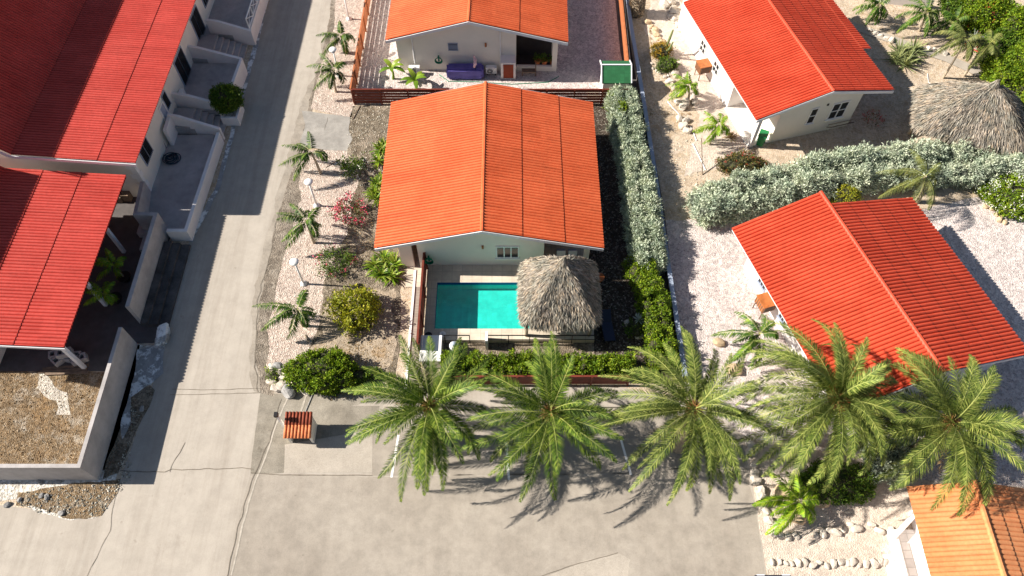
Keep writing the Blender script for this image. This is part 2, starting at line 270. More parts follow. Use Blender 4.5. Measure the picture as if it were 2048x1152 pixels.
# ------------------------------------------------------------ object helpers
def tag(o, label=None, cat=None, group=None, kind=None):
    if label: o['label'] = label
    if cat: o['category'] = cat
    if group: o['group'] = group
    if kind: o['kind'] = kind
    return o
def empty(name, loc, label, cat, group=None, rz=0.0):
    o = bpy.data.objects.new(name, None); COL.objects.link(o); o.location = loc; o.rotation_euler = (0, 0, rz); o.empty_display_size = 0.3
    return tag(o, label, cat, group)
class MB:
    def __init__(s): s.v = []; s.f = []
    def add(s, vs, fs):
        k = len(s.v); s.v += [tuple(v) for v in vs]; s.f += [tuple(i+k for i in f) for f in fs]; return s
    def box(s, a, b, m=None):
        x0, y0, z0 = a; x1, y1, z1 = b
        vs = [Vector(p) for p in ((x0,y0,z0),(x1,y0,z0),(x1,y1,z0),(x0,y1,z0),(x0,y0,z1),(x1,y0,z1),(x1,y1,z1),(x0,y1,z1))]
        if m is not None: vs = [m @ v for v in vs]
        return s.add(vs, [(0,3,2,1),(4,5,6,7),(0,1,5,4),(1,2,6,5),(2,3,7,6),(3,0,4,7)])
    def bar(s, p, q, w, h=None, up=(0, 0, 1)):
        p = Vector(p); q = Vector(q); d = q-p; L = d.length; d.normalize(); h = h or w
        side = d.cross(Vector(up));
        if side.length < 1e-4: side = d.cross(Vector((1, 0, 0)))
        side.normalize(); u = side.cross(d)
        m = Matrix((( side.x, d.x, u.x, p.x), (side.y, d.y, u.y, p.y), (side.z, d.z, u.z, p.z), (0, 0, 0, 1)))
        return s.box((-w/2, 0, -h/2), (w/2, L, h/2), m)
    def tube(s, pts, rad, n=8, cap=True):
        pts = [Vector(p) for p in pts]; k = len(s.v); N = len(pts)
        if not hasattr(rad, '__len__'): rad = [rad]*N
        ref = Vector((0.3, 0.2, 1)).normalized()
        for i, p in enumerate(pts):
            d = (pts[min(i+1, N-1)]-pts[max(i-1, 0)])
            if d.length < 1e-6: d = Vector((0, 0, 1))
            d.normalize(); a = d.cross(ref)
            if a.length < 1e-3: a = d.cross(Vector((1, 0, 0)))
            a.normalize(); b = d.cross(a)
            for j in range(n):
                t = 2*math.pi*j/n; s.v.append(tuple(p+(a*math.cos(t)+b*math.sin(t))*rad[i]))
        for i in range(N-1):
            for j in range(n):
                s.f.append((k+i*n+j, k+i*n+(j+1) % n, k+(i+1)*n+(j+1) % n, k+(i+1)*n+j))
        if cap: s.f.append(tuple(k+j for j in range(n))[::-1]); s.f.append(tuple(k+(N-1)*n+j for j in range(n)))
        return s
    def lathe(s, c, prof, n=16):
        c = Vector(c); return s.tube([c+Vector((0, 0, z+i*1e-5)) for i, (r, z) in enumerate(prof)], [max(r, 1e-3) for r, z in prof], n)
    def prism(s, poly, z0, z1):
        n = len(poly); z0 = z0 if hasattr(z0, '__len__') else [z0]*n; z1 = z1 if hasattr(z1, '__len__') else [z1]*n
        vs = [(p[0], p[1], z) for p, z in zip(poly, z0)]+[(p[0], p[1], z) for p, z in zip(poly, z1)]
        return s.add(vs, [tuple(range(n))[::-1], tuple(range(n, 2*n))]+[(i, (i+1) % n, n+(i+1) % n, n+i) for i in range(n)])
    def build(s, name, mat, parent=None, smooth=False, bevel=0):
        me = bpy.data.meshes.new(name); me.from_pydata(s.v, [], s.f); me.validate(); me.materials.append(mat)
        bm = bmesh.new(); bm.from_mesh(me); bmesh.ops.recalc_face_normals(bm, faces=bm.faces)
        if bevel: bmesh.ops.bevel(bm, geom=[e for e in bm.edges if e.is_manifold and e.calc_face_angle(0) > 0.6], offset=bevel, segments=2, affect='EDGES', clamp_overlap=True)
        bm.to_mesh(me); bm.free()
        if smooth: me.shade_smooth()
        o = bpy.data.objects.new(name, me); COL.objects.link(o)
        if parent is not None:
            if parent.type == 'EMPTY':
                o.parent = parent; o.matrix_parent_inverse = wm(parent).inverted()
            else: o.parent = parent; o.matrix_parent_inverse = wm(parent).inverted()
        return o
def wm(o):
    m = Matrix.LocRotScale(o.location, o.rotation_euler, o.scale)
    return (wm(o.parent) @ o.matrix_parent_inverse @ m) if o.parent else m
def local(o):      # make a part's vertices relative to its parent with identity inverse
    mi = o.matrix_parent_inverse.copy(); o.data.transform(mi); o.matrix_parent_inverse = Matrix.Identity(4); return o
def npmesh(name, V, Q, mat, parent=None, tone=None):
    me = bpy.data.meshes.new(name); nv = len(V); nq = len(Q)
    me.vertices.add(nv); me.vertices.foreach_set('co', np.asarray(V, np.float32).ravel())
    me.loops.add(nq*4); me.loops.foreach_set('vertex_index', np.asarray(Q, np.int32).ravel())
    me.polygons.add(nq); me.polygons.foreach_set('loop_start', np.arange(0, nq*4, 4, dtype=np.int32))
    me.update(calc_edges=True); me.materials.append(mat)
    if tone is not None:
        at = me.attributes.new('tone', 'FLOAT', 'POINT'); at.data.foreach_set('value', np.asarray(tone, np.float32))
    o = bpy.data.objects.new(name, me); COL.objects.link(o)
    if parent is not None: o.parent = parent; o.matrix_parent_inverse = wm(parent).inverted(); local(o)
    return o
def nrm(a): return a/np.maximum(np.linalg.norm(a, axis=1, keepdims=True), 1e-9)
def kites(B, D, Nn, L, Wd, mid=0.45, droop=0.0):
    """one leaf per row: base B, direction D, facing Nn, length L, width Wd -> verts, quads"""
    D = nrm(D); Sd = nrm(np.cross(D, Nn)); L = np.reshape(L, (-1, 1)); Wd = np.reshape(Wd, (-1, 1))
    tip = B+D*L; tip[:, 2:3] -= droop*L
    V = np.stack([B, B+D*L*mid+Sd*Wd/2, tip, B+D*L*mid-Sd*Wd/2], 1).reshape(-1, 3)
    Q = np.arange(len(B)*4).reshape(-1, 4); return V, Q
def cat_(parts):
    Vs, Qs, k = [], [], 0
    for V, Q in parts: Vs.append(V); Qs.append(Q+k); k += len(V)
    return np.concatenate(Vs), np.concatenate(Qs)
def ribbon(pts, wid):
    """blade along each curve: pts (n,k,3), side via cross with up; wid (n,k)"""
    T = np.gradient(pts, axis=1); up = np.zeros_like(T); up[..., 2] = 1
    Sd = np.cross(T, up); Sd /= np.maximum(np.linalg.norm(Sd, axis=2, keepdims=True), 1e-6)
    A = pts+Sd*wid[..., None]/2; B = pts-Sd*wid[..., None]/2; n, k, _ = pts.shape
    V = np.stack([A, B], 2).reshape(-1, 3); idx = np.arange(n*k*2).reshape(n, k, 2)
    Q = np.stack([idx[:, :-1, 0], idx[:, :-1, 1], idx[:, 1:, 1], idx[:, 1:, 0]], -1).reshape(-1, 4); return V, Q

# ------------------------------------------------------------ ground sheets
def organic(pts, amp, step=0.35, seed=0):
    out = []; n = len(pts)
    for i in range(n):
        a = Vector(pts[i]); b = Vector(pts[(i+1) % n]); L = (b-a).length; k = max(1, int(L/step)) if amp else 1
        for j in range(k):
            p = a.lerp(b, j/k)
            if amp:
                q = Vector((p.x*0.9, p.y*0.9, seed*7.7)); q2 = Vector((p.x*4, p.y*4, seed*3.3+5))
                p = p+Vector((noise.noise(q)+0.5*noise.noise(q2), noise.noise(q+Vector((50, 0, 0)))+0.5*noise.noise(q2+Vector((30, 0, 0))), 0))*amp
            out.append(p)
    return out
NS = [0]
def sheet(name, px, z, mat, amp=0.0, world=False):
    NS[0] += 1
    pts = [Vector((p[0], p[1], 0)) if world else P(p[0], p[1], 0) for p in px]
    pts = organic(pts, amp, seed=NS[0])
    bm = bmesh.new(); vs = [bm.verts.new((p.x, p.y, z)) for p in pts]
    es = [bm.edges.new((vs[i], vs[(i+1) % len(vs)])) for i in range(len(vs))]
    bmesh.ops.triangle_fill(bm, edges=es, use_beauty=False, normal=(0, 0, 1))
    me = bpy.data.meshes.new(name)
    for f in bm.faces:
        f.normal_update()
        if f.normal.z < 0: f.normal_flip()
    bm.to_mesh(me); bm.free(); me.materials.append(mat)
    o = bpy.data.objects.new(name, me); COL.objects.link(o); o['kind'] = 'structure'; return o
def Z(k): return 0.004*k
# base ground, with a rectangular opening cut for the pool
g = MB(); PX0, PX1, PY0, PY1 = -4.47, 1.95, 20.69, 23.83
for a, b in (((-300, -300), (300, PY0)), ((-300, PY1), (300, 400)), ((-300, PY0), (PX0, PY1)), ((PX1, PY0), (300, PY1))):
    g.add([(a[0], a[1], 0), (b[0], a[1], 0), (b[0], b[1], 0), (a[0], b[1], 0)], [(0, 1, 2, 3)])
o = g.build('ground', M['sand']); o['kind'] = 'structure'
sheet('road', [(-900,1700),(-900,1010),(0,1010),(200,1035),(232,985),(300,790),(320,720),(330,640),(380,480),(437,380),(470,225),(500,130),(540,0),(580,-150),(690,-150),(668,0),(655,60),(620,200),(600,290),(555,440),(520,600),(510,720),(520,785),(760,775),(885,772),(1250,775),(1470,850),(1492,900),(1512,1000),(1533,1152),(1620,1700)], Z(1), M['road'])
sheet('parking_lot', [(500,948),(760,952),(1000,950),(1240,948),(1490,925),(1508,1000),(1528,1150),(1615,1690),(300,1690),(455,1152)], Z(2), M['lot'], 0.12)
sheet('parking_lot', [(744,952),(745,862),(770,812),(1400,812),(1485,850),(1490,925),(1240,948),(1000,950)], Z(2), M['lot'], 0.05)
sheet('parking_lot', [(1040,1170),(1150,1128),(1238,1106),(1262,1122),(1252,1170)], Z(3), M['lotpale'], 0.1)
sheet('pavement', [(520,785),(560,788),(885,775),(885,800),(760,812),(745,862),(744,944),(566,946),(500,948)], Z(2), M['oldconc'], 0.05)
sheet('pavement', [(568,946),(570,889),(745,860),(745,944)], Z(3), M['lotpale'], 0.02)
sheet('pavement', [(700,812),(770,800),(885,776),(1250,776),(1400,812)], Z(3), M['road'], 0.03)
sheet('shoulder', [(655,60),(604,200),(584,290),(540,440),(505,600),(497,700),(502,785),(530,785),(520,700),(530,600),(562,440),(606,290),(626,200),(668,60)], 0.01, M['roadedge'], 0.3)
sheet('shoulder', [(668,-40),(655,60),(620,200),(600,290),(555,440),(520,600),(510,720),(520,785),(550,792),(540,735),(545,640),(590,470),(606,400),(608,300),(625,215),(645,140),(672,60),(680,-40)], Z(3), M['shoulder'], 0.12)
sheet('gravel_bed', [(676,-150),(750,-150),(745,0),(712,200),(706,236),(660,227),(622,218),(643,130),(668,60)], Z(4), M['pink'], 0.1)
sheet('gravel_bed', [(604,300),(688,300),(722,332),(704,400),(692,470),(648,560),(640,640),(610,720),(575,742),(532,738),(540,640),(580,480),(600,400)], Z(5), M['pink'], 0.18)
sheet('garden_soil', [(706,212),(792,205),(800,480),(800,700),(786,775),(640,790),(560,770),(560,735),(610,700),(640,640),(640,560),(690,470),(700,400),(718,330),(688,300),(700,236)], Z(4), M['garden'], 0.12)
sheet('garden_soil', [(670,590),(790,580),(790,700),(776,760),(640,750),(600,740),(640,660)], Z(6), M['drysoil'], 0.5)
sheet('garden_soil', [(706,214),(785,208),(780,300),(735,300),(700,260)], Z(5), M['garden'], 0.1)
sheet('driveway', [(602,222),(640,226),(701,235),(697,262),(704,280),(692,302),(640,298),(598,292),(612,250)], Z(6), M['patch'], 0.08)
sheet('dark_yard', [(785,205),(1225,205),(1262,400),(1280,540),(1360,705),(1300,748),(880,748),(880,690),(850,690),(845,500),(790,500)], Z(2), M['darksoil'])
bpy.data.objects.remove(bpy.data.objects['dark_yard'])
# dark yard round the pool (three pieces so that it leaves the pool open)
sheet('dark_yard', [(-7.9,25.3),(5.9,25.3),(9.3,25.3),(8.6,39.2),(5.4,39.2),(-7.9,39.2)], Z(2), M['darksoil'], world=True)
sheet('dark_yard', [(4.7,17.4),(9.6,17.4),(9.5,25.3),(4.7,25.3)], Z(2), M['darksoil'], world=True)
sheet('dark_yard', [(-3.9,17.4),(4.7,17.4),(4.7,19.95),(-3.9,19.95)], Z(3), M['garden'], world=True)
sheet('yard_gravel', [(748,-150),(1216,-150),(1240,100),(1252,207),(712,203)], Z(3), M['palepink'])
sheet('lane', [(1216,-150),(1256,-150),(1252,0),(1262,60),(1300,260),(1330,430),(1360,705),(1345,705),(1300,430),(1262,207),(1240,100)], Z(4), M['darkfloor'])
sheet('yard_gravel', [(1330,440),(1600,440),(1840,420),(2048,370),(2500,340),(2600,900),(2400,1010),(1830,960),(1500,880),(1372,780),(1358,705)], Z(3), M['palepink'], 0.15)
sheet('yard_gravel', [(1484,880),(1640,880),(1830,960),(2500,1000),(2500,1700),(1640,1700),(1534,1152),(1505,970)], Z(4), M['palesand'], 0.06)
sheet('yard_gravel', [(1300,0),(1360,0),(1440,180),(1500,290),(1470,330),(1370,350),(1400,230),(1340,120),(1290,60)], Z(3), M['palesand'], 0.3)
sheet('garden_path', [(1655,22),(1705,44),(1800,78),(1900,112),(1965,140),(2060,172),(2060,186),(1960,156),(1890,124),(1790,90),(1700,58),(1650,36)], 0.05, M['lotpale'])
sheet('rubble_yard', [(-1400,745),(60,742),(215,745),(262,690),(280,690),(240,940),(-1400,960)], Z(3), M['rubble'])
sheet('lime_patch', [(75,752),(110,760),(135,800),(140,820),(115,828),(95,800),(70,775)], Z(5), M['limed'], 0.45)
sheet('verge', [(-900,956),(198,956),(205,900),(262,700),(275,690),(330,690),(322,740),(300,775),(270,850),(262,890),(236,935),(225,1000),(200,1034),(140,1038),(75,1026),(35,1000),(-100,1010),(-900,1015)], Z(3), M['lime'], 0.15)
sheet('verge', [(40,985),(90,972),(236,960),(232,990),(200,1032),(140,1036),(75,1024),(35,1010)], Z(5), M['rubble'], 0.25)
sheet('verge', [(205,960),(215,920),(240,860),(262,790),(300,770),(310,780),(300,815),(275,850),(262,890),(236,945)], Z(4), M['garden'], 0.12)
sheet('verge', [(240,850),(262,780),(275,700),(328,692),(326,745),(305,768),(262,795),(262,845),(244,880)], Z(5), M['limewash'], 0.1)
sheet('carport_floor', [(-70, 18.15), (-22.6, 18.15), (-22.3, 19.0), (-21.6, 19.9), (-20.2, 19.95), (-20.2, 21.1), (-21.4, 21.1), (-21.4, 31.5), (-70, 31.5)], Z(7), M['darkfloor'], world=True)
sheet('verge', [(215,752),(262,690),(276,690),(236,790)], Z(6), M['limewash'], 0.1)
# joints, cracks and painted bay lines
def line(name, px, w, z, mat, jit=0.0):
    pts = [P(*p, 0) for p in px]; d = []
    for a, b in zip(pts[:-1], pts[1:]):
        k = max(1, int((b-a).length/0.25)) if jit else 1
        d += [a.lerp(b, i/k) for i in range(k)]
    d.append(pts[-1])
    if jit: d = [p+Vector((noise.noise(p*1.3), noise.noise(p*1.3+Vector((9, 9, 9))), 0))*jit for p in d]
    b = MB(); vs = []
    for i, p in enumerate(d):
        t = (d[min(i+1, len(d)-1)]-d[max(i-1, 0)]).normalized(); s_ = Vector((-t.y, t.x, 0)); ww = w*(1 if not jit else 0.6+0.8*abs(noise.noise(p*3)))
        vs += [(p+s_*ww/2), (p-s_*ww/2)]
    b.add([(v.x, v.y, z) for v in vs], [(2*i, 2*i+1, 2*i+3, 2*i+2) for i in range(len(d)-1)])
    o = b.build(name, mat); o['kind'] = 'structure'; return o
dk = M_plain('crack_dirt', (0.20, 0.17, 0.135), 0.95, 0.3, 6); lt = M_plain('pale_mortar', (0.44, 0.395, 0.335), 0.95, 0.2, 5)
line('pavement_crack', [(562,800),(540,880),(508,950),(490,1010),(470,1080),(452,1160)], 0.05, Z(5), dk, 0.12)
line('pavement_crack', [(578,790),(552,850),(535,905),(512,960),(488,1040),(462,1152)], 0.11, Z(4), lt, 0.05)
line('pavement_crack', [(235,942),(330,944),(345,940),(450,936),(506,938)], 0.05, Z(5), dk, 0.12)
line('pavement_crack', [(340,945),(352,915),(370,885)], 0.03, Z(5), dk, 0.1)
line('pavement_crack', [(345,778),(420,780),(520,777)], 0.035, Z(5), dk, 0.05)
line('pavement_crack', [(340,790),(430,788),(520,786)], 0.035, Z(5), dk, 0.05)
line('pavement_crack', [(236,960),(220,1060),(170,1160)], 0.03, Z(5), dk, 0.08)
line('pavement_crack', [(555,440),(535,530),(518,600),(510,720),(516,785)], 0.06, Z(5), dk, 0.2)
line('pavement_crack', [(1080,1152),(1160,1126),(1236,1106)], 0.04, Z(5), dk, 0.06)
line('pavement_crack', [(612,792),(600,830)], 0.14, Z(4), lt, 0.03)
line('pavement_crack', [(655,236),(650,262)], 0.03, Z(8), dk, 0.1)
line('pavement_crack', [(502,945),(560,950),(745,951)], 0.06, Z(5), dk, 0.05)
line('bay_line', [(797,870),(783,955)], 0.12, Z(4), M['white'])
line('bay_line', [(1012,880),(1018,960)], 0.12, Z(4), M['white'])
line('bay_line', [(1242,880),(1262,950)], 0.12, Z(4), M['white'])
kb = MB()
for x0, x1 in ((-6.9, -1.7), (-1.2, 2.8), (3.4, 9.0)): kb.box((x0, P(900,812).y-.1, 0), (x1, P(900,812).y+.1, 0.12))
tag(kb.build('parking_kerb', M['lotpale'], bevel=.01), kind='structure')

# ------------------------------------------------------------ roofs and houses
def corr(mb, o, along, up, length, run, courses, pitch=0.21, amp=0.1, step=0.03, lip=0.06):
    along = Vector((along[0], along[1], 0)).normalized(); up = Vector(up).normalized(); nn = along.cross(up)
    if nn.z < 0: nn = -nn
    k = 10; n = int(length/pitch*k); sg = [i*pitch/k for i in range(n+1)]
    for t0, t1 in zip(courses[:-1], courses[1:]):
        rows = []
        for t, off in ((t0, step-lip), (t0, step), ((t0+t1)/2, step/2), (t1, 0.0)):
            row = []
            for q in sg:
                h = amp*abs(math.cos(math.pi*q/pitch))**0.55
                j = 0.012*noise.noise(Vector((o[0]+q*1.1, t*3, 2)))
                row.append(o+along*q+up*(t*run+(j if t > 0 else 0))+nn*(h+off))
            rows.append(row)
        vs = [v for r in rows for v in r]; w = len(sg)
        mb.add(vs, [(r*w+i, r*w+i+1, (r+1)*w+i+1, (r+1)*w+i) for r in range(3) for i in range(w-1)])
class House:
    def __init__(s, name, x, y, ang, label, zr, slL, slR, group=None, cat='house'):
        s.o = Vector((x, y, 0)); s.ax = Vector((math.sin(ang), math.cos(ang), 0)); s.rt = Vector((math.cos(ang), -math.sin(ang), 0))
        s.zr = zr; s.slL = slL; s.slR = slR
        s.root = empty(name, (x, y, 0), label, cat, group)
    def g(s, a, l, z): return s.o+s.rt*a+s.ax*l+Vector((0, 0, z))
    def ztop(s, a): return s.zr-(abs(a)*(s.slL if a < 0 else s.slR))-0.07
    def body(s, a0, a1, l0, l1, mat, name='wall', z0=0.0, cap=None):
        ss = sorted({a0, a1} | ({0.0} if a0 < 0 < a1 else set()))
        tops = [min(s.ztop(a), cap) if cap else s.ztop(a) for a in ss]
        n = len(ss); b = MB(); vs = []
        for l in (l0, l1):
            vs += [s.g(a, l, z0) for a in ss]+[s.g(a, l, z) for a, z in zip(ss, tops)]
        f = []
        for i in range(n-1):
            f += [(i, i+1, n+i+1, n+i), (2*n+i+1, 2*n+i, 3*n+i, 3*n+i+1), (n+i, n+i+1, 3*n+i+1, 3*n+i), (i+1, i, 2*n+i, 2*n+i+1)]
        f += [(0, n, 3*n, 2*n), (n-1, 3*n-1, 4*n-1, 2*n-1)]
        b.add(vs, f); return b.build(name, mat, s.root)
    def box(s, a0, a1, l0, l1, z0, z1, mat, name, parent=None, bevel=0):
        b = MB(); m = Matrix(((s.rt.x, s.ax.x, 0, s.o.x), (s.rt.y, s.ax.y, 0, s.o.y), (0, 0, 1, 0), (0, 0, 0, 1)))
        b.box((a0, l0, z0), (a1, l1, z1), m); return b.build(name, mat, parent or s.root, bevel=bevel)
    def roof(s, wL, wR, L, mat, cL, cR, Ll=None, Lr=None, pitch=0.21, ridge=True, trimends=(0,)):
        b = MB(); Ll = Ll or L; Lr = Lr or L
        for side, w, sl_, c, LL in ((-1, wL, s.slL, cL, Ll), (1, wR, s.slR, cR, Lr)):
            z = s.zr-w*sl_; e = s.g(side*w, 0, z); top = s.g(0, 0, s.zr); up = top-e
            corr(b, e, s.ax, up, LL, up.length, c, pitch)
        # underside sheets, 7 cm lower
        for side, w, sl_, LL in ((-1, wL, s.slL, Ll), (1, wR, s.slR, Lr)):
            z = s.zr-w*sl_-.06
            q = [s.g(side*(w-.03), 0.02, z), s.g(side*(w-.03), LL-.02, z), s.g(0, LL-.02, s.zr-.06), s.g(0, 0.02, s.zr-.06)]
            b.add(q, [(0, 1, 2, 3)])
        r = b.build('roof', mat, s.root)
        if ridge:
            rb = MB(); n = int(max(Ll, Lr)/0.4)
            for i in range(n):
                l0 = i*max(Ll, Lr)/n; l1 = (i+1)*max(Ll, Lr)/n+.03
                rb.tube([s.g(0, l0, s.zr+.0), s.g(0, l1, s.zr+.015)], [0.135, 0.12], 8)
            rb.build('ridge_cap', mat, r, smooth=False)
        t = MB()
        for l in trimends:
            for side, w, sl_ in ((-1, wL, s.slL), (1, wR, s.slR)):
                l0, l1 = (l-.05, l) if l == 0 else (l, l+.05)
                z = s.zr-w*sl_
                a = [(0, s.zr), (side*w, z)]
                vs = []
                for ll in (l0, l1):
                    vs += [s.g(0, ll, s.zr+.03), s.g(side*w, ll, z+.03), s.g(side*w, ll, z-.19), s.g(0, ll, s.zr-.19)]
                t.add(vs, [(0, 1, 2, 3), (7, 6, 5, 4), (0, 4, 5, 1), (1, 5, 6, 2), (2, 6, 7, 3), (3, 7, 4, 0)])
        # eave gutter boards
        for side, w, sl_, LL in ((-1, wL, s.slL, Ll), (1, wR, s.slR, Lr)):
            z = s.zr-w*sl_
            A = s.g(side*(w-.06), .03, z-.11); B = s.g(side*(w-.06), LL-.03, z-.11); t.bar(A, B, .03, .1)
        t.build('barge_board', M['trim'], s.root); return r
    def front_window(s, a0, a1, z0, z1, l, panes=1, rows=1, mat=None, depth=.06, fr=.07, name='window', sill=True, glassm=None):
        """window on a front wall standing at distance l; the frame is proud by depth"""
        m = Matrix(((s.rt.x, s.ax.x, 0, s.o.x), (s.rt.y, s.ax.y, 0, s.o.y), (0, 0, 1, 0), (0, 0, 0, 1)))
        b = MB(); y0, y1 = l-depth, l+.02
        b.box((a0, y0, z0), (a0+fr, y1, z1), m).box((a1-fr, y0, z0), (a1, y1, z1), m)
        b.box((a0+fr, y0, z0), (a1-fr, y1, z0+fr), m).box((a0+fr, y0, z1-fr), (a1-fr, y1, z1), m)
        w = (a1-a0-2*fr)
        for i in range(1, panes): x = a0+fr+w*i/panes; b.box((x-.035, y0+.003, z0+fr), (x+.035, y1, z1-fr), m)
        for i in range(1, rows): z = z0+fr+(z1-z0-2*fr)*i/rows; b.box((a0+fr, y0+.006, z-.025), (a1-fr, y1, z+.025), m)
        if sill: b.box((a0-.06, y0-.05, z0-.06), (a1+.06, y1, z0), m)
        fo = b.build(name, mat or M['white'], s.root)
        g_ = MB(); g_.box((a0+fr, l-.015, z0+fr), (a1-fr, l+.015, z1-fr), m); g_.build('pane', glassm or M['glass'], fo); return fo
    def side_window(s, l0, l1, z0, z1, a, sgn, panes=1, rows=1, mat=None, fr=.06, glassm=None, name='window', depth=.06, sill=True):
        """window on a side wall at lateral offset a, facing sgn"""
        m = Matrix(((s.rt.x*sgn, s.ax.x, 0, s.o.x+s.rt.x*a), (s.rt.y*sgn, s.ax.y, 0, s.o.y+s.rt.y*a), (0, 0, 1, 0), (0, 0, 0, 1)))
        b = MB(); y0, y1 = -.02, depth
        b.box((y0, l0, z0), (y1, l0+fr, z1), m).box((y0, l1-fr, z0), (y1, l1, z1), m)
        b.box((y0, l0+fr, z0), (y1, l1-fr, z0+fr), m).box((y0, l0+fr, z1-fr), (y1, l1-fr, z1), m)
        for i in range(1, panes): x = l0+fr+(l1-l0-2*fr)*i/panes; b.box((y0, x-.025, z0+fr), (y1-.003, x+.025, z1-fr), m)
        for i in range(1, rows): z = z0+fr+(z1-z0-2*fr)*i/rows; b.box((y0, l0+fr, z-.02), (y1-.006, l1-fr, z+.02), m)
        if sill: b.box((y0, l0-.05, z0-.06), (y1+.05, l1+.05, z0), m)
        fo = b.build(name, mat or M['white'], s.root)
        g_ = MB(); g_.box((-.015, l0+fr, z0+fr), (.015, l1-fr, z1-fr), m); g_.build('pane', glassm or M['glass'], fo); return fo

# --- house with the pool
DZ = 0.35
h1 = House('house', -1.672, 24.637, 0, 'bungalow with a wide orange corrugated gable roof beside the swimming pool', 4.427, (4.427-2.7)/6.243, (4.427-2.7)/6.957)
h1.roof(6.243, 6.957, 11.678, M['r_orange'], [0, 1.0], [0, .33, .68, 1.0], trimends=(0, 11.678))
h1.body(-3.9, 3.55, .45, 11.2, M['cream'])
h1.body(3.55, 6.1, 2.6, 11.2, M['cream'])
h1.box(5.95, 6.25, .45, .75, 0, 2.75, M['cream'], 'porch_column')
h1.box(-5.0, -4.25, .5, .72, 0, 3.0, M['cream'], 'porch_pier')
h1.box(-5.0, -4.85, .72, 4.4, 0, 2.9, M['cream'], 'porch_wall')
h1.box(3.55, 6.1, .55, 2.6, 0, DZ+.01, M['deck'], 'porch_floor')
h1.box(3.56, 6.0, 2.56, 2.6, DZ+.02, 3.0, M['shade'], 'shade_backdrop')  # dark sheet added over the cream wall so the porch looks shaded
h1.front_window(.72, 2.1, 1.15, 2.35, .45, 3, 1, fr=.08)
h1.box(-.1, .02, .36, .45, 2.15, 2.4, M['wood'], 'wall_lamp')
# --- house behind it
h2 = House('house', -2.93, 41.63, .017, 'orange-roofed cream bungalow behind the pool house, air conditioners at its foot', 4.88, (4.88-3.2)/5.79, (4.88-3.2)/6.79)
h2.roof(5.79, 6.79, 15.5, M['r_orange'], [0, 1.0], [0, .5, 1.0], trimends=(0,))
h2.body(-5.25, 3.2, .7, 15, M['cream'])
h2.body(3.2, 6.1, 2.3, 15, M['cream'])
h2.box(5.8, 6.15, .7, 1.05, 0, 3.3, M['cream'], 'porch_column')
h2.box(3.2, 5.8, .7, .9, 0, .45, M['cream'], 'parapet')
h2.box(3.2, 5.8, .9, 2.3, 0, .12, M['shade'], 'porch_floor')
h2.box(3.2, 5.8, 2.27, 2.3, .12, 3.4, M['shade'], 'shade_backdrop')  # dark sheet on the rear wall, porch shade put into its colour
lv = h2.front_window(-1.6, -.9, 1.85, 2.5, .7, 1, 5, mat=M['bluegrey'], fr=.04, sill=False, glassm=M['navy'])
h2.box(1.0, 1.13, .6, .7, 2.25, 2.55, M['wood'], 'wall_lamp')
def downpipe(h, a, l, z0, z1):
    b = MB(); b.tube([h.g(a, l-.06, z0), h.g(a, l-.06, z1)], .055, 8); return b.build('downpipe', M['metalwhite'], h.root)
downpipe(h2, -4.1, .7, .7, 3.3); downpipe(h2, 2.1, .7, .7, 3.6)
# --- red house at the top right
h3 = House('house', 20.43, 35.65, -.277, 'white bungalow with bright red roof and two sash windows in its gable', 4.33, (4.33-3.13)/5.0, (4.33-3.13)/4.86)
h3.roof(5.0, 4.86, 12.0, M['r_red'], [0, 1.0], [0, .17, .33, .5, .66, .83, 1.0])
h3.body(-2.9, 3.0, .45, 15.5, M['cream'])
h3.body(-4.35, -2.9, 4.2, 13.2, M['renderwhite'])
h3.box(-4.4, -4.15, .4, .7, 0, 3.2, M['renderwhite'], 'porch_column')
h3.box(-4.5, -2.9, .45, 4.2, 0, .15, M['whitetile'], 'porch_floor')
h3.front_window(-.62, -.05, 1.15, 2.55, .45, 1, 2, fr=.06)
h3.front_window(.95, 2.2, 1.1, 2.6, .45, 2, 2, fr=.08)
h3.box(.45, .58, .41, .45, 2.55, 2.72, M['dark'], 'vent')
h3.side_window(6.35, 7.15, 1.0, 1.95, -4.35, -1, 2, 2, fr=.05); h3.side_window(8.6, 9.4, 1.0, 1.95, -4.35, -1, 2, 2, fr=.05)
bk = MB(); bk.bar(h3.g(1.3, .1, .62), h3.g(3.1, .1, .62), .05); bk.bar(h3.g(1.35, .1, .62), h3.g(1.35, .44, .3), .05); bk.bar(h3.g(3.05, .1, .62), h3.g(3.05, .44, .3), .05)
bk.bar(h3.g(1.3, .35, .62), h3.g(3.1, .35, .62), .03); bk.build('clothes_rail', M['woodold'], h3.root)
# right slope extension beyond the notch
ex = MB(); e = h3.g(5.6, 4.1, h3.zr-5.6*h3.slR+.01); corr(ex, e, h3.ax, h3.g(4.7, 4.1, h3.zr-4.7*h3.slR+.01)-e, 8.0, .93, [0, 1.0], .21, .1); ex.build('eave_extension', M['r_red'], h3.root)
# --- red house at the right
h4 = House('house', 21.495, 16.051, -.31, 'white bungalow with broad red corrugated roof, a palm crown overlapping its lower corner', 4.334, (4.334-3.0)/5.321, (4.334-2.404)/6.416)
h4.roof(5.321, 6.416, 12.0, M['r_red'], [0, 1.0], [0, .2, .4, .6, .8, 1.0], Ll=12.0, Lr=11.08, pitch=.225)
h4.body(-4.25, 5.6, .5, 10.9, M['renderwhite'])
h4.side_window(8.6, 9.4, .75, 1.75, -4.25, -1, 3, 1, mat=M['bluegrey'], fr=.05); h4.side_window(6.1, 6.9, .75, 1.75, -4.25, -1, 3, 1, mat=M['bluegrey'], fr=.05)
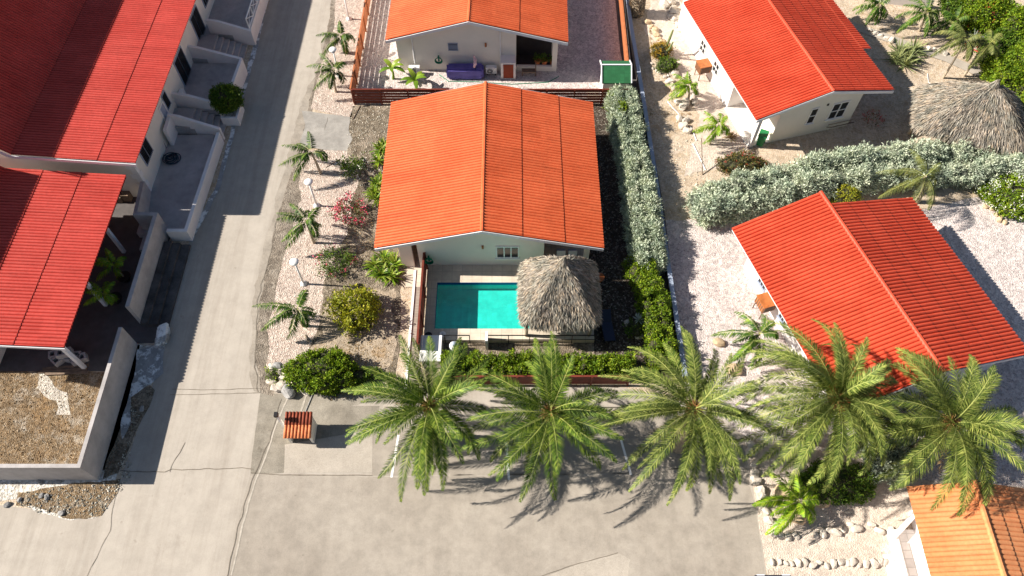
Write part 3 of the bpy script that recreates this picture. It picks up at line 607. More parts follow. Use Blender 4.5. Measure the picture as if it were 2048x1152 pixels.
# --- terracotta house at the bottom right
h5 = House('house', 21.575, .776, .01, 'small house with pale terracotta roof and white tiled porch at bottom right', 3.574, (3.574-2.7)/2.77, (3.574-2.7)/2.5)
def tile_roof(h, wL, wR, L):
    for side, w, sl_, mat in ((-1, wL, h.slL, M['r_tan2']), (1, wR, h.slR, M['r_tan'])):
        b = MB(); z = h.zr-w*sl_; e = h.g(side*w, 0, z); top = h.g(0, 0, h.zr)
        c = [i/8 for i in range(9)] if side < 0 else [i/7 for i in range(8)]
        corr(b, e, h.ax, top-e, L, (top-e).length, c, 0.22, 0.06, 0.02 if side < 0 else 0.05, 0.05)
        r = b.build('roof', mat, h.root)
    b = MB(); n = int(L/.35)
    for i in range(n): b.tube([h.g(0, i*L/n, h.zr), h.g(0, (i+1)*L/n+.05, h.zr+.03)], [.15, .12], 8)
    b.build('ridge_cap', M['r_tan2'], h.root)
tile_roof(h5, 2.77, 6.5, 10)
h5.body(-1.6, 6.0, .3, 9.5, M['renderwhite'])
h5.box(-2.95, -1.6, -2, 8.6, 0, .18, M['whitetile'], 'porch_floor')
h5.box(-2.95, -2.8, -2, 8.0, .18, .75, M['renderwhite'], 'porch_rail_wall')
pb = MB(); pb.prism([h5.g(-2.95, 8.0, 0), h5.g(-1.5, 9.2, 0), h5.g(-1.6, 9.35, 0), h5.g(-3.08, 8.1, 0)], .18, .75); pb.build('porch_rail_wall', M['renderwhite'], h5.root)
h5.box(-3.4, -2.96, 6.0, 7.4, 0, .1, M['whitetile'], 'step')

# --- big red-roofed building at the left
aA = 0.018
hA = House('apartment_building', -22.3, 29.6, aA, 'long white building with deep red roof half in shadow at the top left', 4.2, 0, 0, cat='building')
SLA = 0.085; RUN = 7.15
b = MB(); e = hA.g(0, 0, 4.35); up = Vector((-hA.rt.x, -hA.rt.y, SLA))
corr(b, e, hA.ax, up, 24, RUN, [0, .31, .66, 1.0], 0.2, .09, .03)
zb = 4.35+RUN*SLA/math.hypot(1, SLA); brk = hA.g(-RUN/math.hypot(1, SLA), 0, zb); STEEP = 1.0; RUN2 = 7.6
b2 = MB(); corr(b2, brk+Vector((0, 0, .02)), hA.ax, Vector((-hA.rt.x, -hA.rt.y, STEEP)), 24, RUN2, [0, .5, 1.0], 0.2, .09, .03)
rA = b.build('roof', M['r_redA'], hA.root); b2.build('upper_roof', M['r_redA'], hA.root)
t = MB(); t.bar(hA.g(.02, -.04, 4.27), hA.g(-RUN, -.04, zb-.08), .05, .2); t.bar(hA.g(-RUN, -.04, zb-.08), hA.g(-RUN-RUN2*.707, -.04, zb+RUN2*.707-.08), .05, .2)
t.build('barge_board', M['trim'], hA.root)
b = MB(); Yw = .95
vs = []
for l in (Yw, 23.5): vs += [hA.g(-.95, l, 0), hA.g(-RUN, l, 0), hA.g(-14, l, 0), hA.g(-14, l, zb+3), hA.g(-RUN-1.5, l, zb+.2), hA.g(-RUN, l, zb-.12), hA.g(-.95, l, 4.3)]
b.add(vs, [(0,1,2,3,4,5,6), (13,12,11,10,9,8,7), (0,6,13,7), (6,5,12,13), (5,4,11,12), (4,3,10,11)]); b.build('wall', M['cream'], hA.root)
# quoins on the corner
b = MB()
for i in range(8):
    z = .5+i*.45; ln = .55 if i % 2 else .35
    m = Matrix(((hA.rt.x, hA.ax.x, 0, hA.o.x), (hA.rt.y, hA.ax.y, 0, hA.o.y), (0, 0, 1, 0), (0, 0, 0, 1)))
    b.box((-.95-ln, Yw-.02, z), (-.93, Yw+ln*.7, z+.42), m)
b.build('quoin', M['white'], hA.root)
hA.front_dark = None
xw = -.95
def bars(l0, l1, z0, z1, par):
    b = MB(); m = Matrix(((hA.rt.x, hA.ax.x, 0, hA.o.x), (hA.rt.y, hA.ax.y, 0, hA.o.y), (0, 0, 1, 0), (0, 0, 0, 1)))
    n = int((l1-l0)/.13)
    for i in range(1, n): y = l0+(l1-l0)*i/n; b.box((xw+.08, y-.012, z0+.05), (xw+.1, y+.012, z1-.05), m)
    b.build('window_bars', M['dark'], par)
for l0, l1, z0, z1, pn in ((14.7, 16.4, .55, 2.9, 2), (10.2, 12.0, .55, 2.9, 2), (2.0, 3.4, 1.8, 3.1, 2), (17.6, 18.6, 1.6, 2.9, 2)):
    w = hA.side_window(l0, l1, z0, z1, xw, 1, pn, 1, mat=M['bluegrey'], fr=.07, sill=False); bars(l0, l1, z0, z1, w)
w = hA.side_window(7.0, 7.7, 1.7, 2.9, xw, 1, 1, 1, mat=M['bluegrey'], fr=.06, sill=False); bars(7.0, 7.7, 1.7, 2.9, w)
w = hA.side_window(6.1, 6.95, .55, 2.7, xw, 1, 1, 2, mat=M['white'], fr=.1, sill=False, glassm=M['bluegrey'], name='door')
# --- lower red-roofed carport
hB = House('carport', -23.3, 17.85, aA*.5, 'lower red corrugated carport roof on white posts at the left, plants under its edge', 3.2, 0, 0, cat='carport')
LB = 11.6
b = MB(); corr(b, hB.g(0, 0, 3.45), hB.ax, Vector((-hB.rt.x, -hB.rt.y, SLA)), LB, RUN-.1, [0, .36, .68, 1.0], 0.21, .09, .03)
zc = 3.45+(RUN-.1)*SLA; corr(b, hB.g(-RUN+.13, 0, zc), hB.ax, Vector((-hB.rt.x, -hB.rt.y, STEEP)), LB, RUN2-.6, [0, 1.0], 0.21, .09, .03)
b.add([hB.g(-.03, .02, 3.38), hB.g(-.03, LB-.02, 3.38), hB.g(-RUN, LB-.02, zc-.06), hB.g(-RUN, .02, zc-.06)], [(0, 1, 2, 3)])
b.build('roof', M['r_redA'], hB.root)
t = MB(); t.bar(hB.g(.02, -.03, 3.37), hB.g(-RUN, -.03, zc-.06), .05, .16); t.build('barge_board', M['trim'], hB.root)
hB.box(-13, -5.6, .45, 11.3, 0, 3.5, M['cream'], 'wall')
for l in (.5, 4.6, 8.4):
    b = MB(); b.box((-.1, -.1, 0), (.1, .1, 3.32), Matrix.Translation(hB.g(-.75, l, 0))); b.build('post', M['trim'], hB.root)
    b = MB(); b.bar(hB.g(-.2, l, 3.28), hB.g(-5.7, l, 3.72), .1, .14); b.build('rafter', M['trim'], hB.root)

# ------------------------------------------------------------ left walls, terraces and stairs
def wall(name, path, z0, z1, th, mat, label, cat='wall', group=None, cap=True):
    """path of (x, y) outer-face points; th to the left of travel; z1 number or list"""
    n = len(path); z1 = z1 if hasattr(z1, '__len__') else [z1]*n
    pts = [Vector((p[0], p[1], 0)) for p in path]; off = []
    for i in range(n):
        ds = []
        if i: ds.append((pts[i]-pts[i-1]).normalized())
        if i < n-1: ds.append((pts[i+1]-pts[i]).normalized())
        nn = [Vector((-d.y, d.x, 0)) for d in ds]; s_ = sum(nn, Vector()); s_.normalize(); off.append(pts[i]+s_*th/max(.3, s_.dot(nn[0])))
    b = MB(); vs = []
    for i in range(n): vs += [(pts[i].x, pts[i].y, z0), (off[i].x, off[i].y, z0), (off[i].x, off[i].y, z1[i]), (pts[i].x, pts[i].y, z1[i])]
    f = [(0, 1, 2, 3), tuple(4*(n-1)+k for k in (3, 2, 1, 0))]
    for i in range(n-1):
        a = 4*i; c = a+4; f += [(a, c, c+1, a+1), (a+1, c+1, c+2, a+2), (a+2, c+2, c+3, a+3), (a+3, c+3, c, a)]
    b.add(vs, f); o = b.build(name, mat); tag(o, label, cat, group); return o
wall('boundary_wall', [(-60, 11.93), (-21.37, 11.93), (-21.45, 19.85)], 0, 2.06, .2, M['render'], 'grey rendered boundary wall around the brown rubble yard at the bottom left', 'wall')
wall('boundary_wall', [(-21.45, 21.2), (-21.48, 27.8), (-22.75, 27.85), (-23.2, 30.6)], 0, [2.0, 2.0, 2.0, 1.6], .24, M['render'], 'grey rendered wall with water stains beside the dark long steps', 'wall')
b = MB()
for i, (x0, x1) in enumerate(((-21.44, -21.0), (-21.0, -20.5), (-20.5, -19.95))): b.box((x0+.002, 21.0, 0), (x1, 26.75-i*.01, .48-.16*i))
tag(b.build('long_steps', M['wetstep']), 'three long dark dirty steps between the grey wall and the road', 'steps')
b = MB(); b.box((-22.9, 26.2, 0), (-21.75, 27.6, .35)); tag(b.build('entry_landing', M['terrace']), 'low grey landing tucked inside the grey wall by the carport', 'landing')
# whitewashed lump
def lump(name, c, sz, mat, seed, label, cat='rock', group=None, parent=None, sub=3):
    bm = bmesh.new(); bmesh.ops.create_icosphere(bm, subdivisions=sub, radius=1)
    for v in bm.verts:
        q = Vector((v.co.x*1.3+seed*5.1, v.co.y*1.3, v.co.z*1.3)); d = v.co.normalized()
        k = 1+.35*noise.noise(q)+.15*noise.noise(q*2.7); vv = Vector([math.copysign(abs(x)**.75, x) for x in d])*k
        v.co = Vector((vv.x*sz[0], vv.y*sz[1], vv.z*sz[2]))
    me = bpy.data.meshes.new(name); bm.to_mesh(me); bm.free(); me.materials.append(mat)
    o = bpy.data.objects.new(name, me); COL.objects.link(o); o.location = c
    if label: tag(o, label, cat, group)
    return o
lump('concrete_block', (-20.1, 20.35, .22), (.33, .7, .3), M['limewash'], 3, 'lumpy whitewashed concrete block at the foot of the dark long steps', 'block')
# terraces
def T(name, a, b_, mat, label, cat): m_ = MB(); m_.box(a, b_); return tag(m_.build(name, mat), label, cat)
XO = lambda y: -19.95+(y-27)*0.04
tz = .5
t1 = T('terrace', (-23.3, 27.35, 0), (-20.15, 35.55, tz), M['terrace'], 'grey screeded terrace with the coiled dark hose beside the long white building', 'terrace')
t2 = T('terrace', (-23.3, 37.55, 0), (-19.75, 42.2, .8), M['terrace'], 'middle grey terrace behind the round bush, between two white stair walls', 'terrace')
t3 = T('terrace', (-23.3, 45.2, 0), (-19.4, 56, .8), M['terrace'], 'uppermost grey terrace at the top edge with a white railing', 'terrace')
wall('parapet_wall', [(-21.2, 27.1), (-19.93, 27.1), (-19.6, 35.3)], 0, 1.0, .22, M['renderwhite'], 'white parapet wall along the road side of the hose terrace', 'wall')
wall('parapet_wall', [(-19.5, 38.2), (-19.25, 42.0)], 0, 1.35, .2, M['renderwhite'], 'white parapet wall on the road side of the middle terrace', 'wall')
wall('parapet_wall', [(-19.25, 45.2), (-19.0, 56)], 0, 1.3, .2, M['renderwhite'], 'white parapet wall under the lattice railing at the top edge', 'wall')
def cheek(y0, xs, zs, label, th=.2):
    return wall('stair_wall', [(x, y0+(x-xs[0])*-.12) for x in xs], 0, zs, th, M['renderwhite'], label, 'wall')
cheek(35.9, [-22.9, -22.2, -19.65], [2.0, 1.9, 1.05], 'sloping white stair wall on the near side of the lower stairs')
b = MB(); b.prism([(-22.9, 34.6), (-22.68, 34.6), (-22.68, 35.88), (-22.9, 35.88)], .5, 1.9); tag(b.build('screen_wall', M['renderwhite']), 'short white return wall at the head of the lower stairs', 'wall')
cheek(37.9, [-23.2, -22.0, -19.55], [2.0, 1.9, 1.25], 'sloping white stair wall between the lower stairs and the middle terrace')
cheek(42.5, [-23.2, -22.3, -19.35], [2.1, 2.0, 1.3], 'sloping white stair wall on the far side of the middle terrace')
cheek(45.4, [-22.4, -21.6, -19.2], [2.0, 1.95, 1.3], 'sloping white stair wall beside the uppermost terrace')
for (ya, yb, lab, nm) in ((35.72, 37.5, 'lower', 0), (42.35, 44.95, 'upper', 1)):
    b = MB(); z = 1.05; x = -21.7
    b.box((-23.28, ya, 0), (x, yb, z))
    for i in range(5):
        b.box((x+i*.38, ya+.01*i+.002, 0), (x+(i+1)*.38, yb-.01*i, z-(i+1)*.18))
    tag(b.build('staircase', M['terrace']), lab+' flight of grey steps descending to the road between white walls', 'stairs')
# lime-washed foot of the terraces
sheet('kerb_rubble', [(385,486),(392,470),(440,375),(470,262),(478,215),(470,212),(462,262),(430,375),(375,482)], Z(7), M['limewash'], 0.08)
sheet('kerb_rubble', [(482,215),(512,110),(545,-40),(537,-40),(500,120),(474,212)], Z(6), M['limewash'], 0.08)
# railing on the upper parapet
r = empty('railing', (-19.1, 50, 1.3), 'white lattice railing on the uppermost parapet by the road', 'railing')
b = MB(); 
xx = lambda y: -19.35+(y-45.2)*.0231
b.bar((xx(45.3), 45.3, 2.2), (xx(55.5), 55.5, 2.2), .07)
b.bar((xx(45.3), 45.3, 1.4), (xx(55.5), 55.5, 1.4), .05); b.build('rail', M['metalwhite'], r)
for i in range(8):
    b = MB(); y = 45.3+i*1.4; b.bar((xx(y), y, 1.3), (xx(y), y, 2.24), .07); b.build('post', M['metalwhite'], r)
b = MB()
for i in range(7):
    y = 45.3+i*1.4; b.bar((xx(y), y+.05, 1.42), (xx(y), y+1.35, 2.18), .04); b.bar((xx(y)+.045, y+.05, 2.18), (xx(y)+.045, y+1.35, 1.42), .04)
b.build('lattice', M['metalwhite'], r)
# planter with round bush
pl = MB(); pl.box((-19.9, 36.9, 0), (-18.85, 38.3, .12)); 
for a, c in (((-19.95, 36.85, 0), (-19.8, 38.35, .75)), ((-18.95, 36.85, 0), (-18.8, 38.35, .75)), ((-19.8, 36.85, 0), (-18.95, 37.0, .75)), ((-19.8, 38.2, 0), (-18.95, 38.35, .75))): pl.box(a, c)
pr = empty('planter', (-19.4, 37.6, 0), 'white square planter of pebbles under the round bush by the road', 'planter')
pl.build('box', M['renderwhite'], pr); b = MB(); b.box((-19.8, 37.0, .12), (-18.95, 38.2, .6)); b.build('pebbles', M['lime'], pr)

# ------------------------------------------------------------ pool, deck and fences
b = MB(); dz = DZ
for a, c in (((-5.05, PY1, .003), (4.7, 25.08, dz)), ((-5.05, 19.95, .003), (4.7, PY0, dz)), ((-5.05, PY0, .003), (PX0, PY1, dz)), ((PX1, PY0, .003), (4.7, PY1, dz))): b.box(a, c)
tag(b.build('pool_deck', M['deck']), kind='structure')
pool = empty('swimming_pool', ((PX0+PX1)/2, (PY0+PY1)/2, 0), 'rectangular turquoise swimming pool in the beige tiled deck', 'swimming pool')
b = MB(); D0 = -.42; e_ = .004
A0, A1, B0, B1 = PX0+e_, PX1-e_, PY0+e_, PY1-e_
vs = [(A0,B0,D0),(A1,B0,D0),(A1,B1,D0),(A0,B1,D0),(A0,B0,.2),(A1,B0,.2),(A1,B1,.2),(A0,B1,.2)]
b.add(vs, [(0,1,2,3),(4,5,1,0),(5,6,2,1),(6,7,3,2),(7,4,0,3)]); b.build('basin', M['pooltile'], pool)
b = MB(); b.box((A0, B1-.02, .12), (A1, B1-.001, dz-.005)).box((A1-.02, B0, .12), (A1-.001, B1-.03, dz-.005)).box((A0+.001, B0, .12), (A0+.02, B1-.03, dz-.005)); b.build('waterline_tile', M['poolblue'], pool)
b = MB(); b.add([(A0+.021,B0,.17),(A1-.021,B0,.17),(A1-.021,B1-.021,.17),(A0+.021,B1-.021,.17)], [(0,1,2,3)]); b.build('water', M['water'], pool)
b = MB()
for i in range(3): b.box((A1-.35*(3-i)-.3, B0+1.9, D0+.01), (A1-.03, B1-.1, -.30+.13*i))
b.build('steps', M['pooltile'], pool)
b = MB(); b.tube([(.35, 22.7, -.3), (.35, 22.7, .55), (.6, 22.7, .75), (1.5, 22.85, .8), (1.9, 22.9, .6), (2.1, 22.95, .36)], .028, 8); b.build('handrail', M['metalwhite'], pool, smooth=True)
# poolside railing
rl = empty('railing', (0, 19.9, 0), 'black metal railing along the front edge of the pool deck', 'railing')
b = MB(); b.bar((-3.85, 19.88, 1.05), (-2.4, 19.88, 1.05), .05); b.bar((-1.35, 19.88, 1.05), (4.75, 19.88, 1.05), .05); b.bar((-1.35, 19.88, .55), (4.75, 19.88, .55), .03); b.bar((4.75, 19.88, 1.05), (4.75, 21.2, 1.05), .05); b.build('rail', M['dark'], rl)
for x in (-3.8, -2.4, -.2, 1.0, 2.2, 3.4, 4.75):
    b = MB(); b.bar((x, 19.88, .1), (x, 19.88, 1.08), .045); b.build('post', M['dark'], rl)
T('gate_post', (-1.5, 19.5, 0), (-1.36, 20.1, 1.1), M['trim'], 'pale concrete gate post in the middle of the pool deck railing', 'post')
# white pump housing
ph = empty('pump_house', (-4.5, 19.1, 0), 'white flat-topped box between the timber fence and the pool railing', 'pump housing')
b = MB(); b.box((-5.05, 18.35, 0), (-3.98, 19.85, .95)); b.build('body', M['renderwhite'], ph)
b = MB(); b.box((-5.12, 18.28, .95), (-3.92, 19.9, 1.05)); b.build('lid', M['white'], ph, bevel=.02)
ft = empty('pool_filter', (-3.25, 19.4, 0), 'round white pool filter with domed lid behind the low hedge', 'pool filter')
b = MB(); b.lathe((-3.25, 19.4, 0), [(.26, .0), (.3, .1), (.3, .7), (.22, .85), (.12, .9)]); b.build('tank', M['metalwhite'], ft, smooth=True)
b = MB(); b.lathe((-3.25, 19.4, .9), [(.14, 0), (.15, .06), (.08, .12)]); b.build('lid', M['bluegrey'], ft, smooth=True)
def slat_fence(p0, p1, z1, ns, sh, label, mat, post_every=1.9, z0=.08, name='fence', flat=True):
    p0 = Vector(p0); p1 = Vector(p1); L = (p1-p0).length; d = (p1-p0).normalized(); n_ = Vector((-d.y, d.x, 0))
    root = empty(name, p0, label, 'fence'); pitch_ = (z1-z0)/ns
    k = max(1, round(L/post_every))
    for i in range(ns):
        z = z0+pitch_*(i+.5); b = MB(); b.bar(p0+n_*.05+Vector((0, 0, z)), p1+n_*.05+Vector((0, 0, z)), .035, sh); b.build('slat', mat, root)
    for i in range(k+1):
        q = p0.lerp(p1, i/k); b = MB(); b.box((-.045, -.045, 0), (.045, .045, z1+.02), Matrix.Translation(q)); b.build('post', mat, root)
    b = MB(); b.bar(p0+n_*.05+Vector((0, 0, z1+.04)), p1+n_*.05+Vector((0, 0, z1+.04)), .11, .03); b.build('top_rail', mat, root)
    return root
slat_fence((-5.15, 19.0, 0), (-5.15, 25.0, 0), 1.75, 6, .252, 'tall red-brown slatted fence along the left side of the pool', M['fence'])
slat_fence((-3.8, 17.3, 0), (6.4, 17.3, 0), 1.05, 6, .15, 'red-brown slatted fence below the low hedge, facing the parking bays', M['fence'])
slat_fence((-11.1, 38.9, 0), (8.2, 38.9, 0), 1.35, 5, .2, 'dark red slatted fence between the two orange-roofed houses', M['fence'])
slat_fence((-11.15, 39.0, 0), (-11.0, 56, 0), 1.35, 5, .2, 'long slatted timber fence left of the rear house, casting striped shadows', M['fencelight'])
slat_fence((8.3, 41.5, 0), (8.5, 56, 0), 1.35, 5, .2, 'faded timber slatted fence right of the rear house beside the narrow lane', M['fencelight'])
# long low wall with capping east of the hedge
lw = empty('boundary_wall', (9.3, 30, 0), 'low grey capped wall running beside the silver hedge and the narrow lane', 'wall')
b = MB(); 
def lx(y): return 9.45-(y-19.5)*.012
pts = [(9.5, 17.5), (9.38, 25), (9.3, 32), (9.15, 39), (8.95, 46), (8.9, 50.0), (9.6, 51.3), (13, 53.5)]
for a, c in zip(pts[:-1], pts[1:]): b.bar((*a, .35), (*c, .35), .16, .7)
b.build('base', M['darkfloor'], lw); b = MB()
for a, c in zip(pts[:-1], pts[1:]):
    b.bar((*a, .74), (*c, .74), .26, .08)
b.build('capping', M['bluegrey'], lw)
# kerb of the entrance path, paths
kb = MB(); kb.prism([(-5.95, 17.0), (-5.82, 17.0), (-5.82, 24.9), (-5.95, 24.9)], 0, .1); tag(kb.build('path_kerb', M['white']), kind='structure')
sheet('garden_path', [(-5.82, 16.6), (-5.2, 16.6), (-5.2, 23.7), (-5.82, 23.7)], .04, M['paver'], world=True)
sheet('garden_path', [(-6.4, 23.7), (-5.15, 23.7), (-5.15, 29), (-6.4, 29)], .05, M['deck'], world=True)

# ------------------------------------------------------------ plants
UP = np.array([0, 0, 1.0]); LAST_TONE = [None]
def frond_set(c, n, L, el0, el1, droop, leaf, step, lw, twist=0.0, curl=1.0, seed=0, az0=0.0, vang=0.5, hang=0.35, gap=0.1, wind=0.0, aznoise=.22):
    """pinnate fronds round c. el0..el1 start elevation (deg) of inner..outer fronds; returns leaflets, rachis"""
    r = np.random.default_rng(seed); LV, RV, TN = [], [], []
    for i in range(n):
        t = i/(n-1) if n > 1 else 0; az = az0+i*2.39996+r.normal(0, aznoise); el = R_(el0+(el1-el0)*t**0.8+r.normal(0, 4))
        Li = L*(0.72+0.28*min(1, t*2.2))*r.uniform(.92, 1.06); k = 14; s_ = np.linspace(0, 1, k)
        a = el-droop*(0.75+.5*t)*s_**1.5*curl*r.uniform(.85, 1.15); a = np.maximum(a, -1.45)
        ds = Li/(k-1); hx = np.concatenate([[0], np.cumsum(np.cos(a[:-1])*ds)]); hz = np.concatenate([[0], np.cumsum(np.sin(a[:-1])*ds)])
        side = r.normal(0, .12)*Li*s_**2
        dx, dy = math.cos(az), math.sin(az)
        pts = np.stack([c[0]+dx*hx-dy*side, c[1]+dy*hx+dx*side, c[2]+hz], 1)
        pts[:, 0] -= wind*Li*s_**1.8; pts[:, 1] += wind*.25*Li*s_**2*math.cos(az)
        w = np.linspace(.055, .014, k)*L/4
        RV.append(ribbon(pts[None], w[None])); pt2 = pts.copy(); pt2[:, 2] -= .004
        m = int(Li*(1-gap)/step); u = gap+(1-gap)*(np.arange(m)+.5)/m; u = np.repeat(u, 2); sg = np.tile([1, -1], m)
        u = np.clip(u+r.normal(0, .3/m, 2*m), gap, .999)
        fi = u*(k-1); i0 = np.minimum(fi.astype(int), k-2); fr = (fi-i0)[:, None]
        B = pts[i0]*(1-fr)+pts[i0+1]*fr; T = nrm(pts[i0+1]-pts[i0]); Sd = nrm(np.cross(T, UP+0*T)); Nn = nrm(np.cross(Sd, T))
        ll = leaf*np.sin(np.pi*np.clip(.12+.86*u, 0, 1))**.6*(1-.25*u)
        tw = r.normal(0, twist, 2*m)[:, None]
        fa = (vang+.35*u)[:, None]
        D = Sd*sg[:, None]*np.cos(fa)+T*np.sin(fa)+Nn*(.28-0.5*hang+tw*.5)+r.normal(0, .07, (2*m, 3))
        LV.append(kites(B, D, Nn+Sd*sg[:, None]*.25, ll*r.uniform(.85, 1.1, 2*m), lw*(1-.3*u), .35, hang*.45)); TN.append(np.repeat(r.normal(.05, .22)+.35*(1-t)*.6+.35*(u-.5), 4))
    LAST_TONE[0] = np.concatenate(TN); return cat_(LV), cat_(RV)
def dome(c, rad, n, leaf, lw, seed=0):
    r = np.random.default_rng(seed); D = nrm(r.normal(0, 1, (n, 3))*[1, 1, .6]+[0, 0, .2]); B = np.array(c)+D*rad*.3
    return kites(B, D, nrm(r.normal(0, 1, (n, 3))), np.full(n, leaf)*r.uniform(.6, 1.2, n), lw, .3, .1)
def trunk_mb(p, q, r0, r1, ringed=0.0, n=10):
    p = Vector(p); q = Vector(q); m = max(6, int((q-p).length/.12)); mid = (p+q)/2; mid.z += 0; pts = []; rr = []
    for i in range(m+1):
        t = i/m; a = p.lerp(Vector((q.x, q.y, q.z)), t); bend = math.sin(math.pi*t)*.06*(q-p).length
        a = a+Vector((-(q-p).x*.25*math.sin(math.pi*t), -(q-p).y*.25*math.sin(math.pi*t), 0)); pts.append(a)
        rr.append((r0+(r1-r0)*min(1, t*1.3))*(1+ringed*(i % 2))+.05*r0*noise.noise(a*4))
    b = MB(); b.tube(pts, rr, n); return b
def date_palm(u, v, z, L, seed, label, n=46, base=None, el=(80, -22), droop=1.25, mat='date', leaf=.6, dead=3):
    c = P(u, v, z); root = empty('date_palm', (c.x, c.y, 0), label, 'palm tree', 'large date palms in a row beside the parking bays')
    trunk_mb((c.x+.15, c.y-.1, 0), (c.x, c.y, z-.1), .36, .3, .16, 14).build('trunk', M['trunk'], root)
    (LV, LQ), (RV, RQ) = frond_set((c.x, c.y, z), n, L, el[0], el[1], droop, leaf, .031, .036, .2, 1, seed, seed*1.7, .62, .3, .13, (.13, .08, .14, .22, .12)[seed//11-1])
    cr = npmesh('crown', LV, LQ, M[mat], root, LAST_TONE[0])
    npmesh('frond_stem', RV, RQ, M['rachis'], cr)
    V, Q = dome((c.x, c.y, z), .5, 260, .4, .07, seed); npmesh('husk', V, Q, M['husk'], root)
    if dead:
        for kd in range(dead):
            (LV, LQ), (RV, RQ) = frond_set((c.x, c.y, z-.15), 1, L*.8, -25, -45, 1.0, .4, .07, .04, .5, 1, seed+9+kd, seed*2.9+kd*2.2, .6, .9, .15); npmesh('dead_frond', LV, LQ, M['dry'], cr)
    return root
date_palm(858, 812, 4.3, 4.4, 11, 'large date palm overlapping the white pump box, leftmost of the row', 50, el=(72, -26), leaf=.62)
date_palm(1099, 826, 4.3, 4.3, 22, 'large date palm with long narrow fronds in front of the middle of the low hedge', 38, el=(78, -28), droop=1.05, leaf=.66, dead=2)
date_palm(1387, 818, 5.0, 4.7, 33, 'large sparse date palm with orange-brown heart, its shadow on the stone border', 48, el=(70, -22), leaf=.52, dead=5, mat='datepale')
date_palm(1672, 800, 5.0, 4.9, 44, 'large dense pale-tipped date palm overlapping the lower edge of the red roof', 60, droop=1.75, leaf=.6, el=(82, -12), dead=2, mat='datepale')
date_palm(1902, 846, 4.6, 4.6, 55, 'large date palm above the terracotta roof, rightmost of the row', 50, droop=1.35, leaf=.75, el=(72, -20), dead=3, mat='datepale')

def coco(base, crown, h, L, n, seed, label, mat='coco', group='young coconut palms in the gravel', el=(70, -15), leaf=.46, tr='trunkpale', step=.036, droop=1.7, r0=.1, name='coconut_palm', lw=.068, hang=1.1, wind=.34):
    b = P(*base, 0); c = P(*crown, h); root = empty(name, b, label, 'palm tree', group); n = int(n*1.2)
    trunk_mb(b, c, r0, r0*.6, .08, 8).build('trunk', M[tr], root)
    (LV, LQ), (RV, RQ) = frond_set(c, n, L, el[0], el[1], droop, leaf, step, lw, .3, 1, seed, seed*.9, .5, hang, .12, wind)
    cr = npmesh('crown', LV, LQ, M[mat], root, LAST_TONE[0]); npmesh('frond_stem', RV, RQ, M['rachis'], cr); return root
coco((691, 107), (682, 72), 1.9, 1.75, 9, 1, 'young coconut palm between two globe lamps at the top of the gravel bed')
coco((672, 184), (668, 140), 1.9, 1.75, 8, 2, 'young coconut palm leaning in the gravel left of the fence corner')
coco((641, 347), (622, 305), 2.0, 2.0, 8, 3, 'young coconut palm below the cracked driveway patch, crown blown over the shoulder')
coco((628, 486), (612, 442), 2.0, 1.9, 9, 4, 'young coconut palm between the two lower globe lamps')
coco((606, 652), (594, 618), 1.8, 2.1, 8, 5, 'young coconut palm beside the yellow-green shrub, fronds arching both ways')
coco((1376, 202), (1377, 172), 1.5, 1.35, 11, 6, 'bright yellow-green young palm ringed with rocks left of the red-roofed house', 'cocoyellow', el=(75, 0), leaf=.4)
coco((1418, 289), (1438, 250), 1.7, 1.5, 9, 7, 'bright green young palm leaning right near the green wheelie bin', 'cocoyellow')
coco((1495, 702), (1519, 668), 1.9, 2.1, 9, 8, 'young palm leaning beside the wooden crate on the right house')
coco((1833, 404), (1850, 352), 2.6, 2.5, 9, 9, 'tall feathery palm leaning out of the silver hedge above the right house', 'foxtail', None, (60, -20), .5, 'trunkpale', .03, 1.6, .17, 'foxtail_palm', .035, 1.2)
coco((1598, 1030), (1596, 1003), 1.2, 1.9, 12, 10, 'young palm inside the stone border near the bottom right', 'cocoyellow', el=(75, 5), droop=1.5)
coco((1745, 38), (1757, 12), 1.5, 1.6, 10, 11, 'young palm at the top edge right of the red roof ridge', 'coco')
coco((1838, 62), (1852, 25), 1.8, 2.0, 10, 12, 'spreading young palm near the pale garden path at the top edge', 'coco')
coco((1886, 156), (1932, 80), 3.2, 1.9, 9, 13, 'slender palm with long bare leaning trunk above the thatched roof', 'foxtail', 'slender leaning palms', (65, -20), .45, 'trunkpale', .035, 1.6, .09)
coco((1928, 152), (1978, 88), 3.0, 1.9, 9, 14, 'slender leaning palm right of the pair, against the green thicket', 'foxtail', 'slender leaning palms', (65, -20), .45, 'trunkpale', .035, 1.6, .09)
coco((1905, 60), (1912, 40), 1.2, 1.7, 10, 15, 'bushy palm between the garden path and the green thicket', 'coco')
# cut trunk at the top of the lane
b = MB(); p = P(1272, 28, 0); q = P(1278, -30, 2.6)
tr = empty('palm_tree', p, 'thick rough palm trunk cut by the top edge beside the narrow lane', 'palm tree')
trunk_mb(p, q, .5, .42, .12, 14).build('trunk', M['trunk'], tr)
r = np.random.default_rng(5); nB = 420; tt = r.uniform(0, 1, nB); an = r.uniform(0, 6.283, nB)
B = np.stack([p.x+(q.x-p.x)*tt*.9+np.cos(an)*.45, p.y+(q.y-p.y)*tt*.9+np.sin(an)*.45, q.z*tt], 1); D = np.stack([np.cos(an), np.sin(an), np.full(nB, .8)], 1)
V, Q = kites(B, D, r.normal(0, 1, (nB, 3)), .28, .16, .5); npmesh('bark_scale', V, Q, M['trunkpale'], tr)

